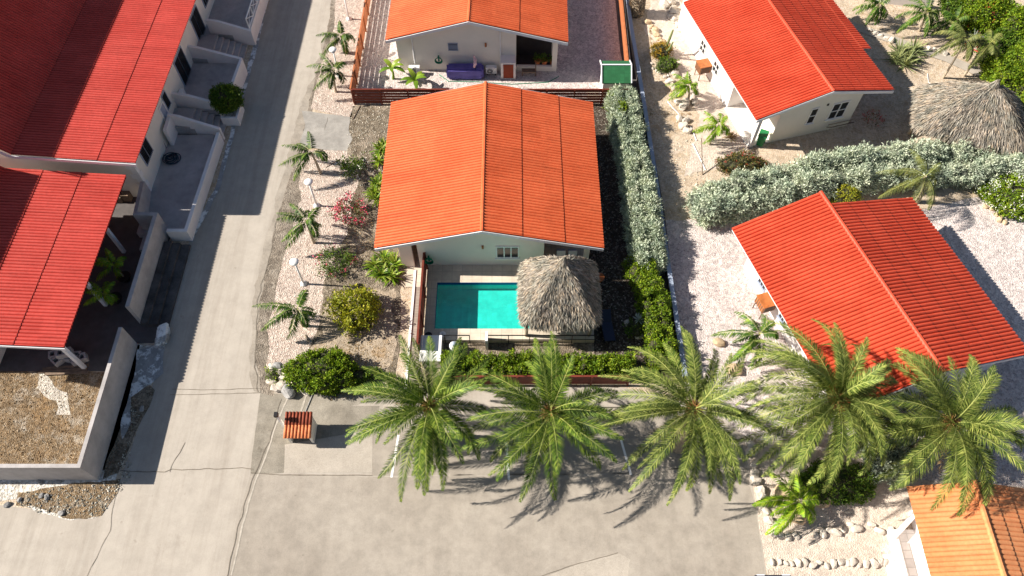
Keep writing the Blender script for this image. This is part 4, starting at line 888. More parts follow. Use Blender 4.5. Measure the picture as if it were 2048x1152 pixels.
def scatter_blobs(ells, dens, r, top=True):
    """surface samples of a union of ellipsoids -> points, normals"""
    PP, NN = [], []
    for i, (c, a) in enumerate(ells):
        c = np.array(c); a = np.array(a); area = 4*np.pi*((a[0]*a[1])**1.6+(a[0]*a[2])**1.6+(a[1]*a[2])**1.6)**(1/1.6)/3**(1/1.6); n = int(area*dens)
        d = nrm(r.normal(0, 1, (n, 3))); p = c+d*a; nn = nrm(d/a); ok = p[:, 2] > 0.03
        for j, (c2, a2) in enumerate(ells):
            if j != i: ok &= (((p-np.array(c2))/np.array(a2))**2).sum(1) > .86
        PP.append(p[ok]); NN.append(nn[ok])
    return np.concatenate(PP), np.concatenate(NN)
def tufts(Pp, Nn, k, leaf, lw, r, spread=.8, up=.5, jit=.1, inward=.25, droop=0.0):
    n = len(Pp); C = Pp-Nn*r.uniform(0, inward, (n, 1))**1.3+r.normal(0, jit, (n, 3))*.5
    A = nrm(Nn+UP*up+r.normal(0, .35, (n, 3)))
    C = np.repeat(C, k, 0); A = np.repeat(A, k, 0); D = nrm(A+r.normal(0, spread, (n*k, 3))); B = C+r.normal(0, leaf*.35, (n*k, 3))+D*leaf*.1
    F = nrm(A+r.normal(0, .5, (n*k, 3)))
    return kites(B, D, F, leaf*r.uniform(.6, 1.25, n*k), lw*r.uniform(.7, 1.2, n*k), .5, droop)
def core(ells, mat, parent, k=.8, name='branches'):
    bm = bmesh.new()
    for c, a in ells:
        m = Matrix.Translation(c) @ Matrix.Diagonal((a[0]*k, a[1]*k, a[2]*k, 1)); rt = bmesh.ops.create_icosphere(bm, subdivisions=2, radius=1, matrix=m)
        for v in rt['verts']: v.co += Vector((noise.noise(v.co*3), noise.noise(v.co*3+Vector((9, 0, 0))), noise.noise(v.co*3+Vector((0, 9, 0)))))*.12
    for v in bm.verts: v.co.z = max(v.co.z, .01)
    me = bpy.data.meshes.new(name); bm.to_mesh(me); bm.free(); me.materials.append(mat)
    o = bpy.data.objects.new(name, me); COL.objects.link(o); o.parent = parent; o.matrix_parent_inverse = wm(parent).inverted(); return o
def bush(name, ells, dens, k, leaf, lw, mat, twig, seed, label, cat='shrub', group=None, flowers=None, up=.5, spread=.8, inward=.25, jit=.1, ck=.8, rough=.3):
    r = np.random.default_rng(seed); c0 = ells[0][0]; root = empty(name, (c0[0], c0[1], 0), label, cat, group)
    Pp, Nn = scatter_blobs(ells, dens, r)
    keep = np.array([noise.noise(Vector(p*1.9)) > -.42 for p in Pp]) if len(Pp) < 60000 else np.ones(len(Pp), bool)
    Pp, Nn = Pp[keep], Nn[keep]; hz = np.array([noise.noise(Vector(p*2.2+3)) for p in Pp]); Pp = Pp+Nn*(hz*rough)[:, None]; tn = hz*.35
    V, Q = tufts(Pp, Nn, k, leaf, lw, r, spread, up, jit, inward); npmesh('foliage', V, Q, M[mat], root, tone=np.repeat(r.normal(0, .16, len(Pp)), k*4))
    if ck: core(ells, M[twig], root, ck)
    if flowers:
        fm, fn, fs = flowers; idx = r.choice(len(Pp), min(fn, len(Pp)), replace=False); cl = Pp[idx]+Nn[idx]*.06; kk = 7
        C = np.repeat(cl, kk, 0); C = C+r.normal(0, fs*.9, C.shape); D = nrm(r.normal(0, 1, C.shape)+UP*.6)
        V, Q = kites(C, D, nrm(r.normal(0, 1, C.shape)+UP), fs, fs*.8, .5); npmesh('flowers', V, Q, M[fm], root)['kind'] = 'stuff'
    return root
def ell_line(pts, w, h, step=.55, seed=0, z0=0.0, var=.12):
    """ellipsoids along a polyline: a hedge of width w and height h"""
    r = random.Random(seed); out = []
    for a, b in zip(pts[:-1], pts[1:]):
        a = Vector((*a, 0)); b = Vector((*b, 0)); n = max(1, int((b-a).length/step)); d = (b-a).normalized(); s_ = Vector((-d.y, d.x, 0))
        for i in range(n):
            p = a.lerp(b, i/n)
            for sd in (-.28, .28):
                q = p+s_*(sd*w+r.uniform(-.06, .06)); hh = h*r.uniform(1-var, 1+var)
                out.append(((q.x, q.y, hh*.5), (w*.34, w*.34, hh*.52)))
    return out
def pw(u, v, z=0): q = P(u, v, z); return (q.x, q.y)
# silver hedges
bush('silver_hedge', ell_line([(7.62, 38.6), (7.8, 35), (8.05, 31), (8.15, 27), (8.2, 24.2)], 1.62, 1.6, .6, 1, var=.08), 95, 7, .19, .055, 'silver', 'silvertwig', 1, 'long narrow silver-leaved hedge between the pool house and the low grey wall', 'hedge', None, None, .9, .55, .3)
hp = [pw(1402, 428), pw(1480, 412), pw(1560, 392), pw(1650, 372), pw(1760, 354), pw(1880, 348), pw(2060, 348)]
bush('silver_hedge', ell_line(hp, 2.35, 1.8, .7, 2, var=.3), 62, 7, .19, .06, 'silver', 'silvertwig', 2, 'broad irregular silver-leaved hedge below the thatched roof, between the two red houses', 'hedge', None, None, .7, .7, .4, .14)
bush('silver_shrub', ell_line([pw(1740, 925), pw(1800, 930), pw(1830, 950)], 1.8, 1.2, .7, 3), 60, 7, .17, .055, 'silver', 'silvertwig', 3, 'shaded silver-leaved shrub between the two rightmost date palms', 'shrub')
# green hedges
bush('green_hedge', ell_line([(7.6, 25.0), (8.15, 22.5), (8.3, 20), (8.3, 17.7)], 1.3, 1.5, .6, 4), 75, 6, .13, .06, 'green', 'twig', 4, 'bright green hedge continuing the silver hedge towards the date palms', 'hedge', None, None, .7, .8, .25)
bush('green_hedge', ell_line([(-3.6, 18.25), (-.5, 18.25), (3, 18.25), (6.9, 18.3)], .95, 1.0, .45, 5, var=.2), 85, 6, .13, .07, 'green', 'twig', 5, 'low green hedge behind the red-brown slatted fence under the pool deck', 'hedge', None, None, .6, .8, .2)
def blob(u, v, rx, ry, h, n=8, seed=0, z0=0.0):
    r = random.Random(seed); c = P(u, v, h*.5); out = [((c.x, c.y, h*.48+z0), (rx*.75, ry*.75, h*.5))]
    for i in range(n):
        a = i*6.283/n+r.uniform(-.3, .3); q = r.uniform(.4, .62); hh = h*r.uniform(.6, .95)
        out.append(((c.x+math.cos(a)*rx*q, c.y+math.sin(a)*ry*q, hh*.5+z0), (rx*r.uniform(.36, .5), ry*r.uniform(.36, .5), hh*.5)))
    return out
bush('shrub', blob(640, 742, 2.1, 1.35, 1.5, 9, 6), 95, 6, .12, .085, 'green', 'twig', 6, 'large rounded dense green bush beside the rock pile at the corner')
bush('shrub', blob(715, 752, .8, .5, .7, 5, 7)+blob(745, 748, .5, .4, .55, 4, 8), 80, 6, .12, .07, 'dgreen', 'twig', 7, 'low dark green shrub trailing right from the large rounded bush')
bush('small_tree', blob(706, 614, 1.5, 1.5, 1.9, 10, 9), 34, 6, .17, .085, 'ygreen', 'twig', 8, 'loose yellow-green shrub beside the lowest young coconut palm', 'shrub', None, None, .5, 1.0, .5, .25, .25)
bush('bougainvillea', blob(697, 420, 1.15, 1.05, 1.2, 8, 10), 26, 5, .12, .06, 'redleaf', 'twig', 9, 'sparse bush of crimson and pale pink flowers left of the orange roof', 'shrub', None, ('f_pink', 75, .12), .4, 1.1, .5, .3, 0)
bush('bougainvillea', blob(668, 520, 1.3, 1.0, 1.1, 9, 11), 30, 6, .15, .05, 'dgreen', 'twig', 10, 'spiky green bush with a few magenta flowers above the lower globe lamp', 'shrub', None, ('f_pink', 18, .1), .5, 1.0, .6, .3, 0)
bush('white_oleander', blob(702, 330, 1.0, .85, 1.1, 7, 12), 30, 6, .13, .07, 'dgreen', 'twig', 11, 'small green bush with white flowers near the driveway patch', 'shrub', None, ('f_white', 16, .1), .5, 1.0, .5, .25, 0)
bush('shrub', blob(1485, 325, 1.7, 1.0, 1.1, 8, 13), 60, 6, .11, .06, 'redleaf', 'twig', 12, 'low reddish-green flowering bush behind the broad silver hedge', 'shrub', None, ('f_red', 70, .05))
bush('shrub', blob(2030, 385, 1.9, 1.8, 1.9, 9, 14), 75, 6, .13, .08, 'green', 'twig', 13, 'rounded green bush covered in white blossom at the right edge', 'shrub', None, ('f_white', 420, .07))
bush('shrub', blob(1675, 965, 2.0, 1.2, 1.0, 9, 15), 75, 6, .15, .055, 'dgreen', 'twig', 14, 'dark green spreading shrub under the dense date palm')
bush('shrub', blob(1690, 392, 1.0, .8, 1.7, 6, 16), 70, 6, .1, .05, 'ygreen', 'twig', 15, 'small olive-yellow shrub against the silver hedge behind the right house')
bush('shrub', blob(1322, 100, .85, .85, .9, 6, 17), 70, 6, .13, .05, 'orangebush', 'twig', 16, 'orange-yellow succulent bush around the tall cactus')
bush('shrub', blob(1335, 128, .85, .7, .8, 6, 18), 70, 6, .15, .05, 'dgreen', 'twig', 17, 'dark green succulent clump in front of the orange-yellow bush')
bush('round_bush', [((-19.6, 38.1, 1.4), (.98, .98, .85)), ((-19.8, 37.95, 1.35), (.85, .85, .8)), ((-19.4, 38.2, 1.4), (.85, .85, .8))], 130, 6, .11, .07, 'dgreen', 'twig', 18, 'clipped round green bush growing from the white planter by the road', 'shrub')
b = MB(); b.tube([(-19.4, 37.6, .5), (-19.45, 37.7, 1.2)], .07, 8); tag(b.build('bush_stem', M['trunk'], bpy.data.objects['round_bush']))
bush('shrub', blob(1243, 228, .45, .45, 1.8, 5, 19), 60, 6, .14, .08, 'green', 'twig', 19, 'bright green sprout rising through the silver hedge near its top end')
bush('shrub', blob(1222, 200, .3, .4, 1.6, 4, 20), 60, 6, .14, .08, 'green', 'twig', 20, 'small bright green sprout at the fence end beside the green-roofed shed')
bush('shrub', blob(548, 752, .5, .4, .5, 4, 21), 50, 5, .12, .06, 'green', 'twig', 21, 'small green plant among the rocks at the corner of the gravel bed')
bush('shrub', blob(1272, 655, .6, .7, .8, 5, 22), 50, 6, .12, .05, 'dgreen', 'twig', 22, 'dim green shrub in the shade beside the bright green hedge')
# thicket at the top right
for i, (u, v, rx, ry, h, m, lab) in enumerate(((2075, 60, 2.4, 2.4, 3.6, 'green', 'tall bright green tree at the top right corner'), (2050, 150, 2.3, 2.6, 3.6, 'green', 'bright lime-green tree right of the leaning palms'), (2062, 235, 1.9, 2.0, 3.2, 'green', 'bright green tree beside the thatched roof peak'), (1975, 20, 2.1, 1.9, 2.8, 'green', 'green bush with reddish blossom below the top edge at right'), (2000, 100, 1.3, 1.7, 2.6, 'dgreen', 'darker green shrub between the leaning palms and the lime-green tree'), (1930, 2, 1.6, 1.5, 2.0, 'dgreen', 'dark green shrub at the very top right of the garden path'))):
    bush('thicket_tree', blob(u, v, rx, ry, h, 10, 40+i), 62, 6, .17, .09, m, 'twig', 40+i, lab, 'tree', None, ('f_red', 60, .09) if i == 3 else None, .7, .8, .35, .15)
# strap-leaved clumps
def clump(name, u, v, L, n, wid, mat, seed, label, group=None, el=(85, 15), droop=1.3, parts=1, cat='plant', spreadr=.1, z=0.0, k=6):
    r = np.random.default_rng(seed); c = P(u, v, z); root = empty(name, c, label, cat, group)
    for nn_, mm, a, b in parts if isinstance(parts, tuple) else (('leaves', mat, 0, 1),):
        n_ = int(n*(b-a)); az = r.uniform(0, 6.283, n_); el_ = R_(1)*(el[0]+(el[1]-el[0])*r.uniform(a, b, n_)**.8); Ls = L*r.uniform(.7, 1.1, n_)
        s_ = np.linspace(0, 1, k); an = el_[:, None]-droop*s_[None]**1.6*r.uniform(.6, 1.2, (n_, 1)); ds = Ls[:, None]/(k-1)
        hx = np.concatenate([np.zeros((n_, 1)), np.cumsum(np.cos(an[:, :-1])*ds, 1)], 1); hz = np.concatenate([np.zeros((n_, 1)), np.cumsum(np.sin(an[:, :-1])*ds, 1)], 1)
        r0 = r.uniform(0, spreadr, n_)[:, None]
        pts = np.stack([c.x+np.cos(az)[:, None]*(hx+r0), c.y+np.sin(az)[:, None]*(hx+r0), np.maximum(c.z+hz, .01)], 2)
        w = wid*np.sin(np.pi*np.clip(.15+.83*s_, 0, 1))[None]*np.ones((n_, 1)); V, Q = ribbon(pts, w); npmesh(nn_, V, Q, M[mm], root)
    return root
def multi(name, spots, L, n, wid, mat, seed, label, el=(85, 10), droop=1.3, cat='plant', group=None):
    r = np.random.default_rng(seed); c0 = P(*spots[0], 0); root = empty(name, c0, label, cat, group); Vs = []
    for (u, v) in spots:
        c = P(u, v, 0); k = 6; az = r.uniform(0, 6.283, n); el_ = R_(1)*(el[0]+(el[1]-el[0])*r.uniform(0, 1, n)**.8); Ls = L*r.uniform(.65, 1.1, n); s_ = np.linspace(0, 1, k)
        an = el_[:, None]-droop*s_[None]**1.6*r.uniform(.6, 1.2, (n, 1)); ds = Ls[:, None]/(k-1)
        hx = np.concatenate([np.zeros((n, 1)), np.cumsum(np.cos(an[:, :-1])*ds, 1)], 1); hz = np.concatenate([np.zeros((n, 1)), np.cumsum(np.sin(an[:, :-1])*ds, 1)], 1)
        pts = np.stack([c.x+np.cos(az)[:, None]*hx, c.y+np.sin(az)[:, None]*hx, np.maximum(hz, .01)+.02], 2)
        Vs.append(ribbon(pts, wid*np.sin(np.pi*np.clip(.15+.83*s_, 0, 1))[None]*np.ones((n, 1))))
    V, Q = cat_(Vs); npmesh('leaves', V, Q, M[mat], root); return root
multi('agapanthus', [(752, 534), (770, 520), (790, 532), (764, 552), (784, 556), (775, 536)], .95, 46, .11, 'strap', 1, 'big clump of glossy strap leaves at the front left corner of the orange roof')
multi('agapanthus', [(762, 302), (758, 325), (770, 296)], .85, 40, .1, 'strap', 2, 'upper clump of strap leaves half under the orange eave')
multi('agapanthus', [(756, 372), (750, 388), (762, 365), (753, 402)], .85, 40, .1, 'strap', 3, 'lower clump of strap leaves half under the orange eave')
multi('agave', [(1793, 122), (1815, 118), (1825, 104), (1808, 132), (1797, 108)], 1.25, 44, .1, 'agave', 4, 'spiky pale green agave group right of the red roof', (85, 5), .5)
multi('agave', [(1908, 66), (1935, 58)], 1.0, 50, .08, 'agave', 5, 'olive spiky clump below the garden wall at the top', (85, 5), .9)
clump('silver_agave', 1948, 76, 1.2, 26, .1, 'silverag', 6, 'bright silver-white spiky plant between the leaning palms', None, (80, 5), .4, cat='plant')
clump('dry_agave', 1461, 276, .55, 46, .06, 'dry', 7, 'brown dry spiky plant by the porch column of the red house', None, (80, 5), .3)
clump('yucca', 1278, 640, .5, 26, .06, 'silverag', 8, 'small pale spiky rosette in the dark yard beside the green hedge', None, (80, 0), .3, z=.55)
def banana(u, v, h, n, seed, label):
    r = random.Random(seed); c = P(u, v, 0); root = empty('banana_plant', c, label, 'banana plant', 'banana plants in the rear yard')
    b = MB(); b.tube([c, c+Vector((.05, .02, h*.5)), c+Vector((.02, 0, h))], [.1, .08, .05], 8); b.build('stem', M['cocoyellow'], root)
    V_ = []
    for i in range(n):
        az = i*2.4+r.uniform(-.3, .3); el = r.uniform(.5, 1.2); L = r.uniform(.9, 1.3); k = 8; pts = []; p = np.array([c.x, c.y, h]); a = el
        for j in range(k): pts.append(p.copy()); p = p+np.array([math.cos(az)*math.cos(a), math.sin(az)*math.cos(a), math.sin(a)])*L/(k-1); a -= .22
        V_.append(ribbon(np.array(pts)[None], np.array([[.03, .22, .32, .34, .33, .28, .18, .02]])))
    V, Q = cat_(V_); npmesh('leaves', V, Q, M['banana'], root)
banana(787, 158, 1.0, 7, 1, 'banana plant with broad bright leaves near the left air conditioner')
banana(833, 178, .8, 8, 2, 'ragged banana plant against the slatted fence')
# cactus
cr = empty('cactus', P(1328, 110, 0), 'tall columnar cactus with two arms rising from the orange bush', 'cactus')
p = P(1328, 108, .2); b = MB(); b.tube([p, p+Vector((.25, .3, 1.2)), P(1346, 60, 2.6)], [.1, .1, .06], 8); b.build('column', M['cactus'], cr, smooth=True)
b = MB(); b.tube([P(1332, 104, .5), P(1340, 97, .9), P(1346, 84, 1.6)], [.09, .09, .05], 8); b.build('arm', M['cactus'], cr, smooth=True)

# ------------------------------------------------------------ thatched shelters
def palapa(cx, cy, hx, hy, ze, zp, peak, rot, seed, label, dens, posts, round_=.35, sl_=.42, lw=.045, sag=.0):
    """hipped thatch roof: peak offset (px, py) from the centre, half sizes hx, hy"""
    r = np.random.default_rng(seed); root = empty('thatched_shelter', (cx, cy, 0), label, 'shelter')
    cR, sR = math.cos(rot), math.sin(rot)
    def surf(t, a, off=0.0):
        """t 0 at peak .. 1 at eave, a angle"""
        ca, sa = np.cos(a), np.sin(a); pw_ = 7.0
        k = (np.abs(ca)**pw_+np.abs(sa)**pw_)**(-1/pw_)
        ex, ey = hx*ca*k, hy*sa*k; x = peak[0]*(1-t)+ex*t; y = peak[1]*(1-t)+ey*t
        z = zp+(ze-zp)*(.32*t+.68*t**1.7)-sag*np.sin(np.pi*t)+.05*np.sin(a*9+seed)*t+off
        return np.stack([cx+x*cR-y*sR, cy+x*sR+y*cR, z], -1)
    nt_, na = 14, 64; T_, A_ = np.meshgrid(np.linspace(0.01, .97, nt_), np.linspace(0, 2*np.pi, na, endpoint=False), indexing='ij')
    V = surf(T_, A_, -.12).reshape(-1, 3); idx = np.arange(nt_*na).reshape(nt_, na)
    Q = np.stack([idx[:-1], np.roll(idx, -1, 1)[:-1], np.roll(idx, -1, 1)[1:], idx[1:]], -1).reshape(-1, 4)
    th = npmesh('thatch', V, Q, M['thatchbase'], root)
    n = int(dens*hx*hy*4); t = np.sqrt(r.uniform(.004, 1.0, n)); a = r.uniform(0, 2*np.pi, n)
    lay = np.round(t*11+r.normal(0, .35, n))/11; t = np.clip(.55*lay+.45*t, .02, 1.0)
    p0 = surf(t-.02, a, r.uniform(.0, .10, n)); p1 = surf(t+.02, a+r.normal(0, .015, n)/np.maximum(t, .1)*.3, 0); D = nrm(p1-p0); Nn = nrm(np.cross(surf(t, a+.02)-surf(t, a-.02), D)); Nn *= np.sign(Nn[:, 2:3])
    D = nrm(D+r.normal(0, .16, (n, 3))+Nn*r.uniform(-.02, .16, (n, 1))); L = sl_*r.uniform(.6, 1.2, n)
    V1, Q1 = kites(p0, D, nrm(Nn+r.normal(0, .35, (n, 3))), L, lw*r.uniform(.6, 1.4, n), .4, .05)
    # shaggy fringe along the eave
    m = int(dens*1.2*(hx+hy)); a = r.uniform(0, 2*np.pi, m); p0 = surf(r.uniform(.93, 1.01, m), a, r.uniform(-.15, .05, m)); c2 = np.array([cx, cy, 0]); out = p0-c2; out[:, 2] = 0
    D = nrm(nrm(out)*.55+np.array([0, 0, -1.0])+r.normal(0, .22, (m, 3))); V2, Q2 = kites(p0, D, nrm(out), r.uniform(.2, .45, m), lw, .4)
    # cap round the peak
    q = 900; a = r.uniform(0, 2*np.pi, q); pk = surf(np.full(1, .001), np.zeros(1))[0]; p0 = pk+np.array([0, 0, .38])+r.normal(0, .03, (q, 3)); D = nrm(np.stack([np.cos(a), np.sin(a), -1.7+r.uniform(-.6, .3, q)], 1))
    V3, Q3 = kites(p0, D, nrm(np.stack([np.cos(a), np.sin(a), np.ones(q)], 1)), r.uniform(.35, .7, q), lw, .5)
    V, Q = cat_([(V1, Q1), (V2, Q2), (V3, Q3)]); npmesh('straw', V, Q, M['thatch'], th)
    for (x, y, z0) in posts:
        b = MB(); X = cx+x*cR-y*sR; Y = cy+x*sR+y*cR; b.tube([(X, Y, z0), (X+.02, Y, ze+.35)], [.11, .09], 10); b.build('post', M['trunkpale'], root)
    b = MB(); e = [(-hx+.5, -hy+.5), (hx-.5, -hy+.5), (hx-.5, hy-.5), (-hx+.5, hy-.5)]
    for i in range(4):
        (x0, y0), (x1, y1) = e[i], e[(i+1) % 4]
        b.bar((cx+x0*cR-y0*sR, cy+x0*sR+y0*cR, ze+.2), (cx+x1*cR-y1*sR, cy+x1*sR+y1*cR, ze+.2), .12)
    b.build('beam', M['trunkpale'], root); return root
palapa(2.66, 22.0, 2.2, 2.25, 2.3, 4.45, (.15, .55), 0, 3, 'square thatched palapa with a pointed peak standing over the corner of the pool', 700, [(-1.85, -1.75, DZ), (1.75, -1.75, DZ), (1.75, 1.75, DZ), (-1.6, 2.0, DZ)])
palapa(30.2, 35.5, 3.45, 2.3, 2.2, 4.5, (.35, .7), -.3, 8, 'large shaggy thatched shelter above the broad silver hedge at the right edge', 520, [(-3.0, -.3, 0), (2.9, -1.6, 0), (2.9, 1.7, 0), (-2.7, 1.5, 0)], sl_=.55)
b = MB(); b.box((28.45, 32.35, 0), (28.75, 33.5, 1.0)); tag(b.build('white_board', M['white']), 'small white upright panel under the left eave of the large thatched shelter', 'panel')

# ------------------------------------------------------------ street and garden objects
def lamp(x, y, label, seed):
    root = empty('globe_lamp', (x, y, 0), label, 'lamp', 'white globe lamps along the gravel bed')
    b = MB(); b.lathe((x, y, 0), [(.2, 0), (.22, .03), (.2, .1), (.1, .16), (.085, .22)], 18); b.build('base', M['metalwhite'], root, smooth=True)
    b = MB(); b.lathe((x, y, .2), [(.07, 0), (.06, .9), (.05, 1.95)], 12); b.build('pole', M['metalwhite'], root, smooth=True)
    b = MB(); b.lathe((x, y, 2.13), [(.06, 0), (.12, .04), (.15, .08), (.12, .12)], 16); b.build('collar', M['bluegrey'], root, smooth=True)
    b = MB(); b.lathe((x, y, 2.25), [(.11, 0), (.13, .10), (.14, .12), (.27, .125), (.275, .165), (.22, .23), (.12, .27), (.001, .285)], 20); b.build('globe', M['white'], root, smooth=True)
lamp(-12.53, 23.94, 'white globe lamp next to the spiky bush, closest to the camera', 1)
lamp(-12.55, 29.86, 'white globe lamp left of the pink-flowered bush', 2)
yh = P(671, 98, 2.45).y; lamp(-12.55, yh, 'white globe lamp between the two uppermost young coconut palms', 3)
lamp(-12.55, 48.0, 'white globe lamp at the top edge beside the timber fence', 4)
# little tiled shelter with its post
hs = empty('mailbox_shelter', (-11.15, 14.5, 0), 'small cream shelter with a barrel-tiled roof on the concrete pad', 'shelter')
X0, X1, Y0, Y1 = -11.8, -10.5, 13.96, 15.0
for x0, x1, nm in ((X0, X0+.14, 0), (X1-.14, X1, 1)):
    b = MB(); b.prism([(x0, Y0), (x1, Y0), (x1, Y1), (x0, Y1)], 0, [1.05, 1.05, 1.4, 1.4]); b.build('side_wall', M['cream'], hs)
b = MB(); b.box((X0+.14, Y1-.14, 0), (X1-.14, Y1, 1.35)); b.build('back_wall', M['cream'], hs)
b = MB(); b.box((X0+.14, Y0+.1, .5), (X1-.14, Y1-.14, .56)); b.build('shelf', M['cream'], hs)
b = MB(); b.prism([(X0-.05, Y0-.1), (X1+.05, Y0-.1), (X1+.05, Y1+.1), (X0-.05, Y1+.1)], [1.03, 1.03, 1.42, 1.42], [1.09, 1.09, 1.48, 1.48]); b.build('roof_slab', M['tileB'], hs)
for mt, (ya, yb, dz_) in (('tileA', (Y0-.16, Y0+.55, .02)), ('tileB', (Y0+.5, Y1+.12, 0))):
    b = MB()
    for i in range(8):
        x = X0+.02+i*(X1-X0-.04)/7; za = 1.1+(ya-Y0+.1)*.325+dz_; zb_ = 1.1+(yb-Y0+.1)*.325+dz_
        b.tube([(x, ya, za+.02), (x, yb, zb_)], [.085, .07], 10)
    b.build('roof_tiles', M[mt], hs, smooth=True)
pl = empty('camera_post', (-12.15, 14.75, 0), 'slim white post with a black box on top beside the tiled shelter', 'post')
b = MB(); b.box((-12.21, 14.69, 0), (-12.09, 14.81, 1.95)); b.build('pole', M['metalwhite'], pl)
b = MB(); b.box((-12.24, 14.62, 1.9), (-12.06, 14.86, 2.12)); b.build('box', M['dark'], pl)
b = MB(); b.tube([(-11.35, 15.15, .03), (-11.2, 15.9, .03), (-11.05, 16.5, .03), (-10.95, 17.0, .05)], .03, 6); tag(b.build('cable', M['rockgrey']), 'grey cable lying between the tiled shelter and the rock pile', 'cable')
# air conditioners
def ac(x, y, z, label, rz=0, group='outdoor air conditioner units'):
    root = empty('air_conditioner', (x, y, z), label, 'air conditioner', group)
    m = Matrix.Translation((x, y, z)) @ Matrix.Rotation(rz, 4, 'Z')
    b = MB(); b.box((-.4, -.16, 0), (.4, .16, .58), m); c = b.build('casing', M['metalwhite'], root, bevel=.02)
    b = MB(); b.tube([m @ Vector((-.1, -.165, .29)), m @ Vector((-.1, -.185, .29))], .22, 20); f = b.build('fan_grille', M['dark'], root)
    b = MB()
    for k in range(5):
        a = k*math.pi/5; b.bar(m @ Vector((-.1+.22*math.cos(a), -.19, .29+.22*math.sin(a))), m @ Vector((-.1-.22*math.cos(a), -.19, .29-.22*math.sin(a))), .014)
    b.tube([m @ Vector((-.1+.22*math.cos(t*.3), -.19, .29+.22*math.sin(t*.3))) for t in range(22)], .014, 5); b.build('grille_wire', M['metalwhite'], f)
    for sx in (-.3, .3):
        b = MB(); b.box((sx-.05, -.18, -.1), (sx+.05, .2, 0), m); b.build('foot', M['dark'], root)
ac(-7.05, 42.0, .12, 'white air conditioner at the left foot of the cream gable')
ac(-1.5, 42.0, .12, 'white air conditioner between the violet cover and the red-brown hatch')
ac(-22.75, 49.5, 1.3, 'white air conditioner on the white wall above the uppermost terrace', math.pi/2+.02)
ac(-22.85, 38.6, .85, 'white air conditioner on the middle terrace against the wall', math.pi/2+.02)
# violet cover
b = MB(); b.box((-4.7, 41.35, 0), (-2.05, 42.15, .95)); cv = b.build('furniture_cover', M['tarp'], bevel=.12); tag(cv, 'violet-blue tarpaulin draped over a long box against the cream gable', 'cover')
bm = bmesh.new(); bm.from_mesh(cv.data); bmesh.ops.subdivide_edges(bm, edges=bm.edges, cuts=5, use_grid_fill=True)
for v in bm.verts:
    q = v.co*3.0; v.co += Vector((noise.noise(q), noise.noise(q+Vector((7, 0, 0))), .6*noise.noise(q+Vector((0, 7, 0)))))*.07*(1.4-v.co.z); v.co.z = max(v.co.z, .004)
bm.to_mesh(cv.data); bm.free()
# hatch box with red-brown door
hb = empty('service_hatch', (-.27, 41.9, 0), 'white box with a red-brown door against the cream gable', 'cabinet')
b = MB(); b.box((-.8, 41.45, 0), (.26, 42.3, 1.5)); b.build('body', M['renderwhite'], hb, bevel=.01)
b = MB(); b.box((-.62, 41.42, .12), (.1, 41.447, 1.35)); b.build('door', M['hatch'], hb)
# step stand beside the window
sd = empty('wooden_stand', (1.7, 41.9, 0), 'brown wooden stand in front of the dark porch opening', 'stand')
for x in (.75, 1.7): b = MB(); b.bar((x, 41.75, 0), (x, 41.75, 1.2 if x > 1 else .55), .08); b.build('post', M['woodold'], sd)
b = MB(); b.box((.7, 41.6, .45), (1.75, 42.0, .52)); b.build('board', M['woodold'], sd)
def pot(x, y, z, rad, h, label, plant=None, mat='terra', seed=0, group=None, lw=.05):
    root = empty('plant_pot', (x, y, z), label, 'plant pot', group)
    b = MB(); b.lathe((x, y, z), [(rad*.65, 0), (rad*.95, h*.85), (rad*1.1, h*.86), (rad*1.1, h), (rad*.9, h), (rad*.85, h*.8), (.01, h*.8)], 18); b.build('pot', M[mat], root, smooth=False)
    if plant:
        r = np.random.default_rng(seed); Pp, Nn = scatter_blobs([((x, y, z+h+.18), (rad*1.2, rad*1.2, .25))], 60, r); V, Q = tufts(Pp, Nn, 6, .13, lw, r); npmesh('foliage', V, Q, M[plant], root)
for i, (u, sz) in enumerate(((1075, .2), (1089, .22), (1104, .16))):
    q = P(u, 128, .5); pot(q.x, 42.62, .13, sz, .62 if i < 2 else .6, ('leafy terracotta pot in the dark porch opening, leftmost of three', 'leafy terracotta pot in the middle of the dark porch opening', 'smaller leafy terracotta pot at the right of the porch opening')[i], 'dgreen', seed=i, group='terracotta pots in the porch opening')
pot(5.25, 24.2, 0, .28, .38, 'empty terracotta pot in the dark yard right of the palapa')
pot(-4.75, 20.1, DZ, .2, .3, 'dark grey pot at the front left corner of the pool deck', mat='dark')
pot(-3.95, 20.25, DZ, .17, .16, 'small white bowl on the pool deck behind the white pump box', mat='white')
# hanging cloth on a pole
fl = empty('flag_pole', P(953, 156, 0), 'pole with a furled white and pink cloth in the rear yard', 'flag')
p = P(953, 158, 0); b = MB(); b.tube([p, p+Vector((-.1, .1, 2.1))], .03, 8); b.build('pole', M['dark'], fl)
r = np.random.default_rng(3); k = 14; zz = np.linspace(2.1, .75, k); pts = np.stack([p.x-.08+.05*np.sin(zz*5), p.y+.08+.04*np.cos(zz*7), zz], 1)
b = MB(); b.tube([tuple(a) for a in pts], [.02+.1*math.sin(math.pi*min(1, i/(k-1)*1.05))*(1+.4*math.sin(i*2.1)) for i in range(k)], 9); b.build('cloth', M['pinkcloth'], fl)
